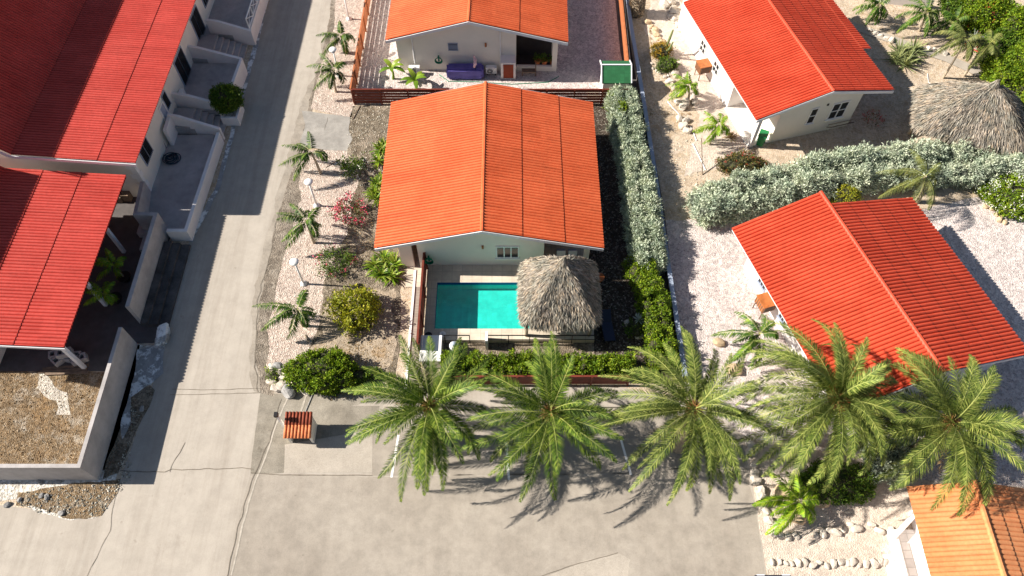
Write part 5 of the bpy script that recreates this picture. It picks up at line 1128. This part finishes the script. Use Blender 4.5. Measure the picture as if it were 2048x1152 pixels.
# green shed with its slab
gs = empty('garden_shed', P(1220, 185, 0), 'small white shed with a green shingled roof at the end of the silver hedge', 'shed')
sx0, sx1 = 6.35, 8.15; sy0, sy1 = 39.55, 41.3
b = MB(); b.box((sx0, sy0, 0), (sx1, sy1, 1.55)); b.build('wall', M['renderwhite'], gs)
ym = (sy0+sy1)/2+.1
b = MB(); b.add([(sx0-.1, sy0-.12, 1.5), (sx1+.1, sy0-.12, 1.5), (sx1+.1, ym, 2.15), (sx0-.1, ym, 2.15), (sx0-.1, sy1+.1, 1.75), (sx1+.1, sy1+.1, 1.75)], [(0, 1, 2, 3), (3, 2, 5, 4)])
b.add([(sx0-.1, sy0-.12, 1.44), (sx1+.1, sy0-.12, 1.44), (sx1+.1, ym, 2.09), (sx0-.1, ym, 2.09), (sx0-.1, sy1+.1, 1.69), (sx1+.1, sy1+.1, 1.69)], [(3, 2, 1, 0), (4, 5, 2, 3)]); rf = b.build('roof', M['shingle'], gs)
b = MB()
for x in (sx0-.14, sx1+.14): b.bar((x, sy0-.13, 1.5), (x, ym, 2.16), .07, .12); b.bar((x, ym, 2.16), (x, sy1+.12, 1.74), .07, .12)
b.bar((sx0-.1, ym, 2.17), (sx1+.1, ym, 2.17), .1, .05); b.build('roof_edge', M['trim'], gs)
T('paving_slab', (5.35, 39.5, 0), (6.2, 40.4, .06), M['deck'], 'pale tiled slab beside the green-roofed shed', 'slab')
b = MB(); b.bar((-10.9, 39.5, .5), (-9.0, 39.5, .5), .05); 
for x in (-10.9, -9.0): b.bar((x, 39.5, 0), (x, 39.5, .5), .05)
b.bar((-9.0, 39.5, .5), (-9.0, 39.05, .5), .05)
tag(b.build('low_rail', M['dark']), 'low dark metal rail inside the fence corner', 'rail')
# hose reels
def reel(x, y, z, label):
    root = empty('hose_reel', (x, y, z), label, 'hose reel', 'green garden hoses on house walls')
    b = MB(); b.box((x-.05, y-.04, z), (x+.05, y+.04, z+.5)); b.build('bracket', M['hosegreen'], root)
    b = MB(); rr = .22
    for j in range(5): b.tube([(x+(rr+.02*j)*math.cos(t*.35)*.9, y-.08-.03*j, z+.2+(rr+.01*j)*math.sin(t*.35)) for t in range(19)], .022, 6)
    b.build('hose', M['hosegreen'], root, smooth=True)
reel(-4.95, 24.95, 1.0, 'green coiled garden hose on the cream wall beside the pool fence')
reel(-5.25, 42.2, 1.0, 'green garden hose hung on the cream gable beside the violet cover')
b = MB(); b.tube([(-5.3, 41.9, .03), (-4.6, 41.2, .03), (-2.5, 41.15, .03), (-1.2, 41.0, .03), (0, 40.9, .03), (1.2, 41.0, .03), (2.6, 41.1, .03), (3.4, 41.7, .03)], .028, 6); tag(b.build('garden_hose', M['hosegreen']), 'green hose snaking over the gravel along the cream gable', 'hose')
# coil on the terrace
p = P(343, 318, tz+.02); b = MB(); pts = []
for t in range(150):
    a = t*.33; rr = .34+.16*math.sin(t*.071)+.05*math.sin(t*.41); pts.append((p.x+rr*math.cos(a)+.08*math.sin(t*.05), p.y+rr*math.sin(a), tz+.04+.0012*t))
b.tube(pts, .028, 6); b.tube([pts[0], (p.x-.8, p.y+.4, tz+.04), (-23.15, p.y+1.0, tz+.03), (-23.2, p.y+1.2, 1.4)], .024, 6); tag(b.build('hose_coil', M['hoseblue'], smooth=True), 'dark blue hose coiled on the near grey terrace', 'hose')
# wooden crates on the walls
def crate(h, a, l, z, s_, mat, label):
    c = h.g(a, l, z); root = empty('wooden_cover', c, label, 'wooden box', None)
    m = Matrix(((h.rt.x, h.ax.x, 0, c.x), (h.rt.y, h.ax.y, 0, c.y), (0, 0, 1, c.z), (0, 0, 0, 1)))
    b = MB(); b.box((-.88, -s_/2, .62), (.02, s_/2, .68), m); b.box((-.84, -s_/2+.03, .05), (0, s_/2-.03, .62), m); b.build('body', mat, root)
    b = MB()
    for i in range(6):
        y = -s_/2+.08+i*(s_-.16)/5; b.box((-.87, y-.02, .05), (-.841, y+.02, .6), m)
    for i in range(8): b.box((-.8+.09*i, -s_/2-.01, .08), (-.75+.09*i, -s_/2+.03, .58), m)
    b.build('slats', M['woodold'], root)
    for sy in (-s_/2+.08, s_/2-.08):
        b = MB(); b.bar(m @ Vector((-.75, sy, -z)), m @ Vector((-.75, sy, .05)), .05); b.build('leg', M['woodold'], root)
crate(h3, -4.4, 7.65, .6, .85, M['wood'], 'brown slatted wooden box on the left wall of the top right house')
crate(h4, -4.3, 7.75, .75, .95, M['wood'], 'orange-brown slatted wooden box on the wall above the leaning young palm')
# wheelie bin
c = P(1519, 289, 0); bn = empty('wheelie_bin', c, 'green wheelie bin by the white porch column', 'bin')
m = Matrix.Translation(c) @ Matrix.Rotation(-.45, 4, 'Z')
b = MB(); vs = [m @ Vector(q) for q in ((-.2,-.22,.06),(.2,-.22,.06),(.2,.22,.06),(-.2,.22,.06),(-.27,-.33,1.0),(.27,-.33,1.0),(.27,.33,1.0),(-.27,.33,1.0))]
b.add(vs, [(0,3,2,1),(4,5,6,7),(0,1,5,4),(1,2,6,5),(2,3,7,6),(3,0,4,7)]); b.build('body', M['binpl'], bn, bevel=.02)
b = MB(); b.box((-.3, -.36, 1.0), (.3, .38, 1.06), m); b.build('lid', M['binpl'], bn, bevel=.02)
for sx in (-.25, .25): b = MB(); b.tube([m @ Vector((sx-.03, .25, .1)), m @ Vector((sx+.03, .25, .1))], .1, 12); b.build('wheel', M['dark'], bn)
b = MB(); b.bar(m @ Vector((-.25, .42, .98)), m @ Vector((.25, .42, .98)), .035); b.build('handle', M['binpl'], bn)
# pots with sapling palms by the carport
for i, (bu, bv, cu, cv_, s_) in enumerate(((253, 560, 226, 530, 31), (235, 602, 207, 588, 32))):
    q = P(bu, bv, 0); pot(q.x, q.y, 0, .36, .42, ('black tub holding the upper of two tangled saplings by the carport', 'black tub holding the lower of two tangled saplings by the carport')[i], mat='dark')
    b = MB(); b.lathe((q.x, q.y, .3), [(.3, 0), (.28, .06), (.01, .08)], 12)
    tag(b.build('gravel_fill', M['lime']), ('pale pebbles filling the upper black tub', 'pale pebbles filling the lower black tub')[i], 'pebbles')
    coco((bu, bv), (cu, cv_), 1.7, 1.25, 9, s_, ('upper drooping sapling palm at the edge of the carport roof', 'lower drooping sapling palm at the edge of the carport roof')[i], 'cocoyellow', 'sapling palms in black tubs', (80, 10), .35, 'trunkpale', .036, 1.7, .05)
# concrete blocks and planks
ORDB = ('first', 'third', 'fourth', 'fifth', '', 'second')
for i, (u, v, a, dz_) in enumerate(((118, 712, .3, 0), (135, 718, -.2, 0), (152, 716, .1, 0), (163, 722, .5, 0), (140, 716, .25, .42), (124, 722, .9, 0))):
    q = P(u, v, 0); m = Matrix.Translation((q.x, q.y, dz_)) @ Matrix.Rotation(a, 4, 'Z')
    b = MB()
    for bx in (((-.4, -.22, 0), (-.3, .22, .4)), ((.3, -.22, 0), (.4, .22, .4)), ((-.05, -.22, 0), (.05, .22, .4)), ((-.3, -.22, 0), (-.05, -.14, .4)), ((.05, -.22, 0), (.3, -.14, .4)), ((-.3, .14, 0), (-.05, .22, .4)), ((.05, .14, 0), (.3, .22, .4))): b.box(*bx, m)
    tag(b.build('concrete_block', M['render']), ORDB[i]+' from the left, grey hollow concrete block at the carport corner' if dz_ == 0 else 'grey hollow concrete block lying on top of the pile', 'block', 'concrete blocks piled by the carport')
for i, (p0, p1) in enumerate((((85, 738), (178, 730)), ((78, 744), (174, 738)), ((90, 748), (178, 744)))):
    a = P(*p0, .05+.02*i); c = P(*p1, .05+.02*i); b = MB(); b.bar(a, c, .16, .05); tag(b.build('plank', M['woodold']), ('upper','middle','lower')[i]+' weathered plank below the concrete blocks at the carport edge', 'plank', 'weathered planks at the carport edge')
for i, (u, v, w, h) in enumerate(((258, 398, .5, .6), (243, 402, .38, .5), (262, 380, .45, .7))):
    q = P(u, v, 0); b = MB(); b.box((q.x-w/2, q.y-w/2, 0), (q.x+w/2, q.y+w/2, h), None); b.box((q.x-w/2-.02, q.y-w/2-.02, h), (q.x+w/2+.02, q.y+w/2+.02, h+.03)); tag(b.build('wooden_box', M['woodold'], bevel=.015), ('brown wooden box at the upper corner of the carport floor', 'narrow brown box beside the carport roof corner', 'taller brown box against the long white building')[i], 'box')
# dark lounger and porch chairs
lo = empty('sun_lounger', (5.55, 20.4, 0), 'dark sun lounger in the black shade right of the palapa', 'lounger')
b = MB(); m = Matrix.Translation((5.6, 19.9, 0)) @ Matrix.Rotation(.12, 4, 'Z'); b.box((-.32, 0, .28), (.32, 1.25, .36), m); b.build('seat', M['navy'], lo, bevel=.02)
b = MB(); b.bar(m @ Vector((0, 1.25, .32)), m @ Vector((0, 1.85, .75)), .64, .07); b.build('backrest', M['navy'], lo)
for x, y in ((-.28, .1), (.28, .1), (-.28, 1.2), (.28, 1.2)): b = MB(); b.bar(m @ Vector((x, y, 0)), m @ Vector((x, y, .3)), .05); b.build('leg', M['dark'], lo)
for i, x in enumerate((2.95, 3.65)):
    ch = empty('porch_chair', (x, 25.6, DZ), ('left', 'right')[i]+' one of two pale-backed chairs in the dark porch behind the palapa', 'chair', 'pale chairs in the porch')
    b = MB(); b.box((x-.25, 25.45, DZ+.42), (x+.25, 25.95, DZ+.47)); b.build('seat', M['bluegrey'], ch)
    b = MB(); b.box((x-.26, 25.42, DZ+.47), (x+.26, 25.46, DZ+1.0)); b.build('backrest', M['trim'], ch, bevel=.01)
    for lx_, ly_ in ((-.22, .05), (.22, .05), (-.22, .45), (.22, .45)): b = MB(); b.bar((x+lx_, 25.45+ly_, DZ+.01), (x+lx_, 25.45+ly_, DZ+.43), .035); b.build('leg', M['dark'], ch)
# parked car cut by the bottom edge
cq = P(1547, 1149, 0); cx_, cy_ = cq.x-.25, cq.y-2.3
ca = empty('parked_car', (cx_, cy_, 0), 'dark navy car almost wholly below the bottom edge of the picture', 'car')
prof = [(-2.1, .35), (-2.1, .75), (-1.9, .95), (-1.1, 1.0), (-.6, 1.42), (.7, 1.45), (1.3, 1.0), (2.0, .88), (2.15, .7), (2.15, .35)]
b = MB(); n = len(prof); vs = []
for x, k in ((-.85, 1), (-.78, 0), (.78, 0), (.85, 1)):
    vs += [(cx_+(x if z < 1.1 else x*.85), cy_+y, z if k == 0 else max(.35, z-.06)) for y, z in prof]
f = [tuple(range(n)), tuple(range(3*n, 4*n))[::-1]]
for s_ in range(3): f += [(s_*n+i, s_*n+(i+1) % n, (s_+1)*n+(i+1) % n, (s_+1)*n+i) for i in range(n)]
b.add(vs, f); b.build('body', M['navy'], ca)
b = MB(); b.add([(cx_-.62, cy_+1.25, 1.06), (cx_+.62, cy_+1.25, 1.06), (cx_+.6, cy_+.78, 1.43), (cx_-.6, cy_+.78, 1.43)], [(0, 1, 2, 3)]); b.build('windscreen', M['glass'], ca)
for x in (-.8, .8):
    for y in (-1.3, 1.35): b = MB(); b.tube([(cx_+x-.1, cy_+y, .32), (cx_+x+.1, cy_+y, .32)], .32, 18); b.build('wheel', M['dark'], ca)
for x in (-.6, .6): b = MB(); b.box((cx_+x-.18, cy_+2.05, .6), (cx_+x+.18, cy_+2.17, .74)); b.build('headlight', M['trim'], ca)
# rocks: each one an object, a few shared meshes
protos = {}
def rockmesh(mat):
    if mat not in protos:
        L = []
        for i in range(5):
            o = lump('rock', (0, 0, 0), (1, .8, .62), M[mat], i*3+len(mat), None, sub=2); L.append(o.data); bpy.data.objects.remove(o)
        protos[mat] = L
    return random.choice(protos[mat])
ORD = 'first second third fourth fifth sixth seventh eighth ninth tenth eleventh twelfth thirteenth fourteenth fifteenth sixteenth seventeenth eighteenth nineteenth'.split()
def rocks(spots, r0, r1, mat, label, group, key=0):
    spots = sorted(spots, key=lambda q: q[key]); base_label = label
    for i_, (u, v) in enumerate(spots):
        if group: label = ORD[i_]+' from the '+('left' if key == 0 else 'top')+', '+base_label
        q = P(u, v, 0); s_ = random.uniform(r0, r1); o = bpy.data.objects.new('rock', rockmesh(mat)); COL.objects.link(o)
        o.location = (q.x, q.y, s_*.35); o.rotation_euler = (random.uniform(-.3, .3), random.uniform(-.3, .3), random.uniform(0, 6.28)); o.scale = (s_, s_*random.uniform(.7, 1), s_*random.uniform(.7, 1.1)); tag(o, label, 'rock', group)
rocks([(1545+i*13.4+random.uniform(-3, 3), 1128+random.uniform(-4, 4)) for i in range(19)], .16, .25, 'rock', 'white rock in the straight bottom row', 'rocks in the straight bottom border')
rocks([(1503, 905), (1509, 930), (1507, 950), (1513, 965), (1519, 985), (1526, 1003), (1531, 1022), (1537, 1042), (1550, 1055), (1500, 890), (1524, 1012)], .25, .38, 'rock', 'pale rock in the border beside the parking lot', 'rocks bordering the parking lot', 1)
rocks([(1545, 1068), (1560, 1072), (1575, 1074), (1590, 1072), (1630, 1072), (1645, 1068), (1660, 1062), (1672, 1066), (1686, 1060), (1700, 1050), (1712, 1058), (1742, 1050), (1757, 1062), (1782, 1060)], .17, .3, 'rock', 'pale rock in the curved row below the young palm', 'rocks in the curved row')
rocks([(1570, 985), (1590, 1035), (1650, 985), (1640, 1005)], .45, .6, 'rocktan', 'big flat tan rock by the young palm at bottom right', 'big flat rocks by the young palm')
rocks([(545, 735), (562, 738), (556, 752), (545, 765), (553, 778), (566, 772), (590, 772), (600, 760), (612, 783), (572, 758)], .22, .42, 'rock', 'pale rock in the pile at the corner of the gravel bed', 'rocks piled at the gravel bed corner')
rocks([(579, 785)], .5, .5, 'rockgrey', 'largest dark grey boulder in the corner rock pile', None)
rocks([(556, 735)], .36, .36, 'rockgrey', 'dark grey rock at the top of the corner rock pile', None)
rocks([(1352, 190), (1357, 207), (1385, 197), (1370, 208), (1392, 190), (1365, 215), (1345, 175), (1340, 165), (1390, 205), (1350, 150)], .22, .4, 'rock', 'pale rock around the bright yellow-green palm', 'rocks around the yellow-green palm')
rocks([(1359, 238), (1372, 243), (1366, 254), (1374, 263)], .28, .45, 'rock', 'pale rock in the short row below the ringed palm', 'rocks in the short row', 1)
rocks([(1345, 20), (1350, 30), (1343, 38), (1336, 8), (1352, 40), (1328, 12)], .35, .55, 'rock', 'large pale rock in the heap atop the right garden', 'rocks heaped at the garden top')
rocks([(1351, 44), (1357, 52), (1361, 62), (1367, 66), (1371, 76), (1354, 48)], .22, .34, 'rock', 'white rock in the row towards the red-roofed house', 'rocks leading to the house wall', 1)
rocks([(1296, 46), (1303, 55), (1310, 62), (1313, 72), (1318, 80), (1325, 86), (1311, 92)], .22, .34, 'rocktan', 'tan rock in the crescent above the cactus', 'rocks above the cactus', 1)
rocks([(1303, 128), (1306, 138), (1318, 147), (1312, 143), (1342, 148), (1347, 140), (1336, 152), (1330, 155)], .12, .2, 'rock', 'small white rock around the succulent bushes', 'small rocks around the succulents')
rocks([(1738, 62), (1750, 68), (1760, 72), (1772, 77), (1782, 82), (1858, 98), (1867, 101), (1878, 104), (1888, 108)], .22, .34, 'rock', 'pale rock along the upper garden path', 'rocks along the garden path')
rocks([(1437, 687)], .38, .38, 'rocktan', 'pinkish tan rock in the gravel near the top of a date palm', None)
rocks([(1465, 741)], .48, .48, 'rocktan', 'broad tan rock between two date palm crowns', None)
rocks([(1976, 407)], .42, .42, 'rock', 'pale boulder left of the white-blossomed bush', None)
rocks([(1985, 420), (1992, 430), (1998, 440), (2008, 446), (1970, 415)], .18, .26, 'rocktan', 'small tan rock at the foot of the white-blossomed bush', 'small rocks by the blossomed bush')
rocks([(1254, 648), (1286, 660), (1278, 674), (1262, 670)], .2, .3, 'rock', 'pale rock in the shaded bed of the dark yard', 'rocks in the shaded bed')
rocks([(40, 1000), (84, 992), (123, 1027), (15, 1010), (82, 963), (118, 963), (285, 818), (95, 995)], .13, .2, 'rockgrey', 'grey stone on the rubble verge', 'stones on the verge')
# loose stones and fallen leaves: stuff
def stones(name, poly, n, s0, s1, mat, seed, label):
    r = np.random.default_rng(seed); w = [P(*q, 0) for q in poly]; xs = [q.x for q in w]; ys = [q.y for q in w]
    bx = r.uniform(min(xs), max(xs), n*3); by = r.uniform(min(ys), max(ys), n*3); ins = np.zeros(n*3, bool); j = len(w)-1
    for i in range(len(w)):
        c = ((w[i].y > by) != (w[j].y > by)) & (bx < (w[j].x-w[i].x)*(by-w[i].y)/(w[j].y-w[i].y+1e-9)+w[i].x); ins ^= c; j = i
    bx, by = bx[ins][:n], by[ins][:n]; m = len(bx); s_ = s0+(s1-s0)*r.uniform(0, 1, m)**3
    base_ = np.array([(1,0,0),(0,1,0),(-1,0,0),(0,-1,0),(0,0,.8),(0,0,-.5)], float); B = base_[None]*r.uniform(.6, 1.2, (m, 6, 1)); a = r.uniform(0, 6.28, m); c_, q_ = np.cos(a)[:, None], np.sin(a)[:, None]
    X = (B[..., 0]*c_-B[..., 1]*q_)*s_[:, None]+bx[:, None]; Y = (B[..., 0]*q_+B[..., 1]*c_)*s_[:, None]+by[:, None]; Zz = B[..., 2]*s_[:, None]+.02+s_[:, None]*.25
    V = np.stack([X, Y, Zz], -1).reshape(-1, 3); F = []
    fs = [(0, 1, 4), (1, 2, 4), (2, 3, 4), (3, 0, 4), (1, 0, 5), (2, 1, 5), (3, 2, 5), (0, 3, 5)]
    me = bpy.data.meshes.new(name); me.from_pydata(V.tolist(), [], [tuple(k*6+i for i in f) for k in range(m) for f in fs]); me.materials.append(M[mat])
    o = bpy.data.objects.new(name, me); COL.objects.link(o); tag(o, label, 'stones', None, 'stuff')
M['pebbles'] = M_island('pebbles', [(0.30, 0.24, 0.17), (0.45, 0.36, 0.26), (0.62, 0.56, 0.48), (0.75, 0.71, 0.65), (0.2, 0.16, 0.12)], 0.95)
M['pebbled'] = M_island('brown_pebbles', [(0.14, 0.08, 0.04), (0.30, 0.19, 0.10), (0.42, 0.30, 0.18), (0.24, 0.14, 0.07), (0.60, 0.52, 0.42)], 0.95)
M['pebblesg'] = M_island('grey_pebbles', [(0.20, 0.17, 0.14), (0.34, 0.30, 0.26), (0.50, 0.47, 0.43), (0.64, 0.62, 0.58), (0.13, 0.11, 0.09)], 0.95)
M['pebblew'] = M_island('pale_pebbles', [(0.55, 0.5, 0.44), (0.72, 0.67, 0.6), (0.8, 0.76, 0.7)], 0.95)
stones('loose_stones', [(-60, 748), (210, 748), (235, 700), (270, 700), (165, 925), (-60, 925)], 1900, .015, .055, 'pebbled', 1, 'loose stones scattered over the brown rubble yard')
stones('loose_stones', [(40, 1010), (50, 985), (205, 965), (236, 960), (236, 930), (280, 830), (262, 800), (262, 960), (200, 1032), (75, 1028)], 1300, .02, .075, 'pebblesg', 2, 'loose stones on the verge outside the boundary wall')
stones('loose_stones', [(700, 215), (785, 212), (785, 330), (735, 420), (690, 330)], 900, .02, .06, 'pebblew', 3, 'pale gravel chips strewn over the dark garden soil')
stones('loose_stones', [(1200, 215), (1225, 215), (1280, 540), (1290, 690), (1200, 690)], 260, .015, .045, 'pebblew', 4, 'sparse pale chips on the dark yard')
stones('loose_stones', [(1300, 200), (1470, 330), (1400, 420), (1335, 440)], 500, .02, .07, 'pebblew', 5, 'pale chips over the sandy strip beside the low wall')
stones('loose_stones', [(1660, 170), (1800, 60), (1990, 170), (1860, 290), (1750, 290)], 500, .02, .06, 'pebbles', 6, 'small stones scattered over the sand around the thatched shelter')
def litter(name, poly, n, seed, mat, label, L=.12):
    r = np.random.default_rng(seed); w = [P(*q, 0) for q in poly]; u = r.uniform(0, 1, (n, len(w)))**3; u /= u.sum(1, keepdims=True)
    Wp = np.array([[q.x, q.y] for q in w]); xy = u @ Wp; B = np.concatenate([xy, r.uniform(.03, .06, (n, 1))], 1); D = r.normal(0, 1, (n, 3))*[1, 1, .15]
    V, Q = kites(B, D, UP+r.normal(0, .3, (n, 3)), L*r.uniform(.5, 1.2, n), L*.4, .5); o = npmesh(name, V, Q, M[mat]); tag(o, label, 'leaves', None, 'stuff')
litter('fallen_leaves', [(640, 700), (700, 680), (790, 680), (785, 760), (650, 745)], 420, 1, 'dry', 'dry leaves under the yellow-green shrub')
litter('fallen_leaves', [(640, 785), (760, 770), (785, 790), (660, 800)], 220, 2, 'dry', 'dry leaves in front of the large rounded bush')
litter('fallen_leaves', [(690, 440), (745, 440), (745, 520), (690, 560)], 220, 3, 'dry', 'dry litter on the shaded garden soil')
litter('fallen_leaves', [(1300, 60), (1380, 230), (1300, 230)], 350, 4, 'dry', 'dry straw on the sand left of the rock rows')
litter('fallen_leaves', [(1700, 60), (1900, 100), (1880, 20), (1740, 0)], 300, 5, 'dry', 'dry palm litter on the sand beyond the garden path')
# pipes, sticks, small items in the right garden
b = MB(); b.tube([P(1335, 203, .04), P(1345, 215, .04), P(1358, 228, .04)], .035, 6); tag(b.build('pipe', M['trim']), 'short white pipe lying beside the ringed palm', 'pipe')
b = MB(); b.tube([P(1380, 252, .04), P(1388, 268, .04), P(1393, 281, .04)], .03, 6); tag(b.build('pipe', M['trim']), 'short white pipe lying right of the short rock row', 'pipe')
b = MB(); b.tube([P(1386, 288, .04), P(1398, 312, .04), P(1411, 340, .04)], .03, 6); tag(b.build('pipe', M['trim']), 'long white pipe lying towards the silver hedge', 'pipe')
b = MB(); b.tube([P(1405, 350, 0), P(1403, 276, 1.6)], [.035, .025], 6); tag(b.build('stake', M['woodold']), 'thin dark upright stake above the silver hedge', 'stake')
b = MB(); b.tube([P(652, 335, .03), P(680, 318, .05)], .03, 6); tag(b.build('stick', M['woodold']), 'dark fallen stick on the gravel near the white-flowered bush', 'stick')
b = MB(); b.tube([P(706, 238, .05), P(720, 212, .05)], .03, 6); tag(b.build('stick', M['woodold']), 'dark stick by the corner of the slatted fence', 'stick')
b = MB(); b.tube([P(1855, 147, .04), P(1857, 165, .04), P(1868, 172, .04)], .02, 6); tag(b.build('pipe', M['trim']), 'thin pale pipe on the sand above the thatched shelter', 'pipe')
b = MB(); b.tube([P(610, 670, .02), P(618, 684, .2)], [.05, .03], 6); tag(b.build('stump', M['trunk']), 'tiny dead stump in the gravel below the lowest young palm', 'stump')
bush('red_bougainvillea', blob(1746, 238, .7, .7, .8, 5, 60), 10, 5, .1, .05, 'redleaf', 'twig', 60, 'straggly plant with dark red flowers by the shaded gable corner', 'shrub', None, ('f_red', 26, .07), .4, 1.1, .4, .25, 0)
wall('garden_wall', [pw(1690, -12), pw(1775, 8), pw(1860, 18)], 0, 1.4, .2, M['renderwhite'], 'white garden wall cut by the top edge at the right', 'wall')
b = MB(); q = P(1903, 8, .9); b.lathe((q.x, q.y, 0), [(.1, 0), (.07, .6), (.3, .85), (.32, .9), (.02, .84)], 16); tag(b.build('bird_bath', M['blue'], smooth=True), 'pale blue bowl on a stem near the top right edge', 'bowl')
b = MB(); 
for x in (-.3, 0, .3): q = P(1945, 105, 0); b.bar((q.x+x*1.2, q.y-x, .1), (q.x+x*1.2-.3, q.y-x+.3, .55), .05)
q = P(1945, 105, 0); b.bar((q.x-.4, q.y+.3, .3), (q.x+.3, q.y-.4, .3), .05); tag(b.build('red_stand', M['f_red']), 'small red frame lying at the foot of the leaning palms', 'frame')
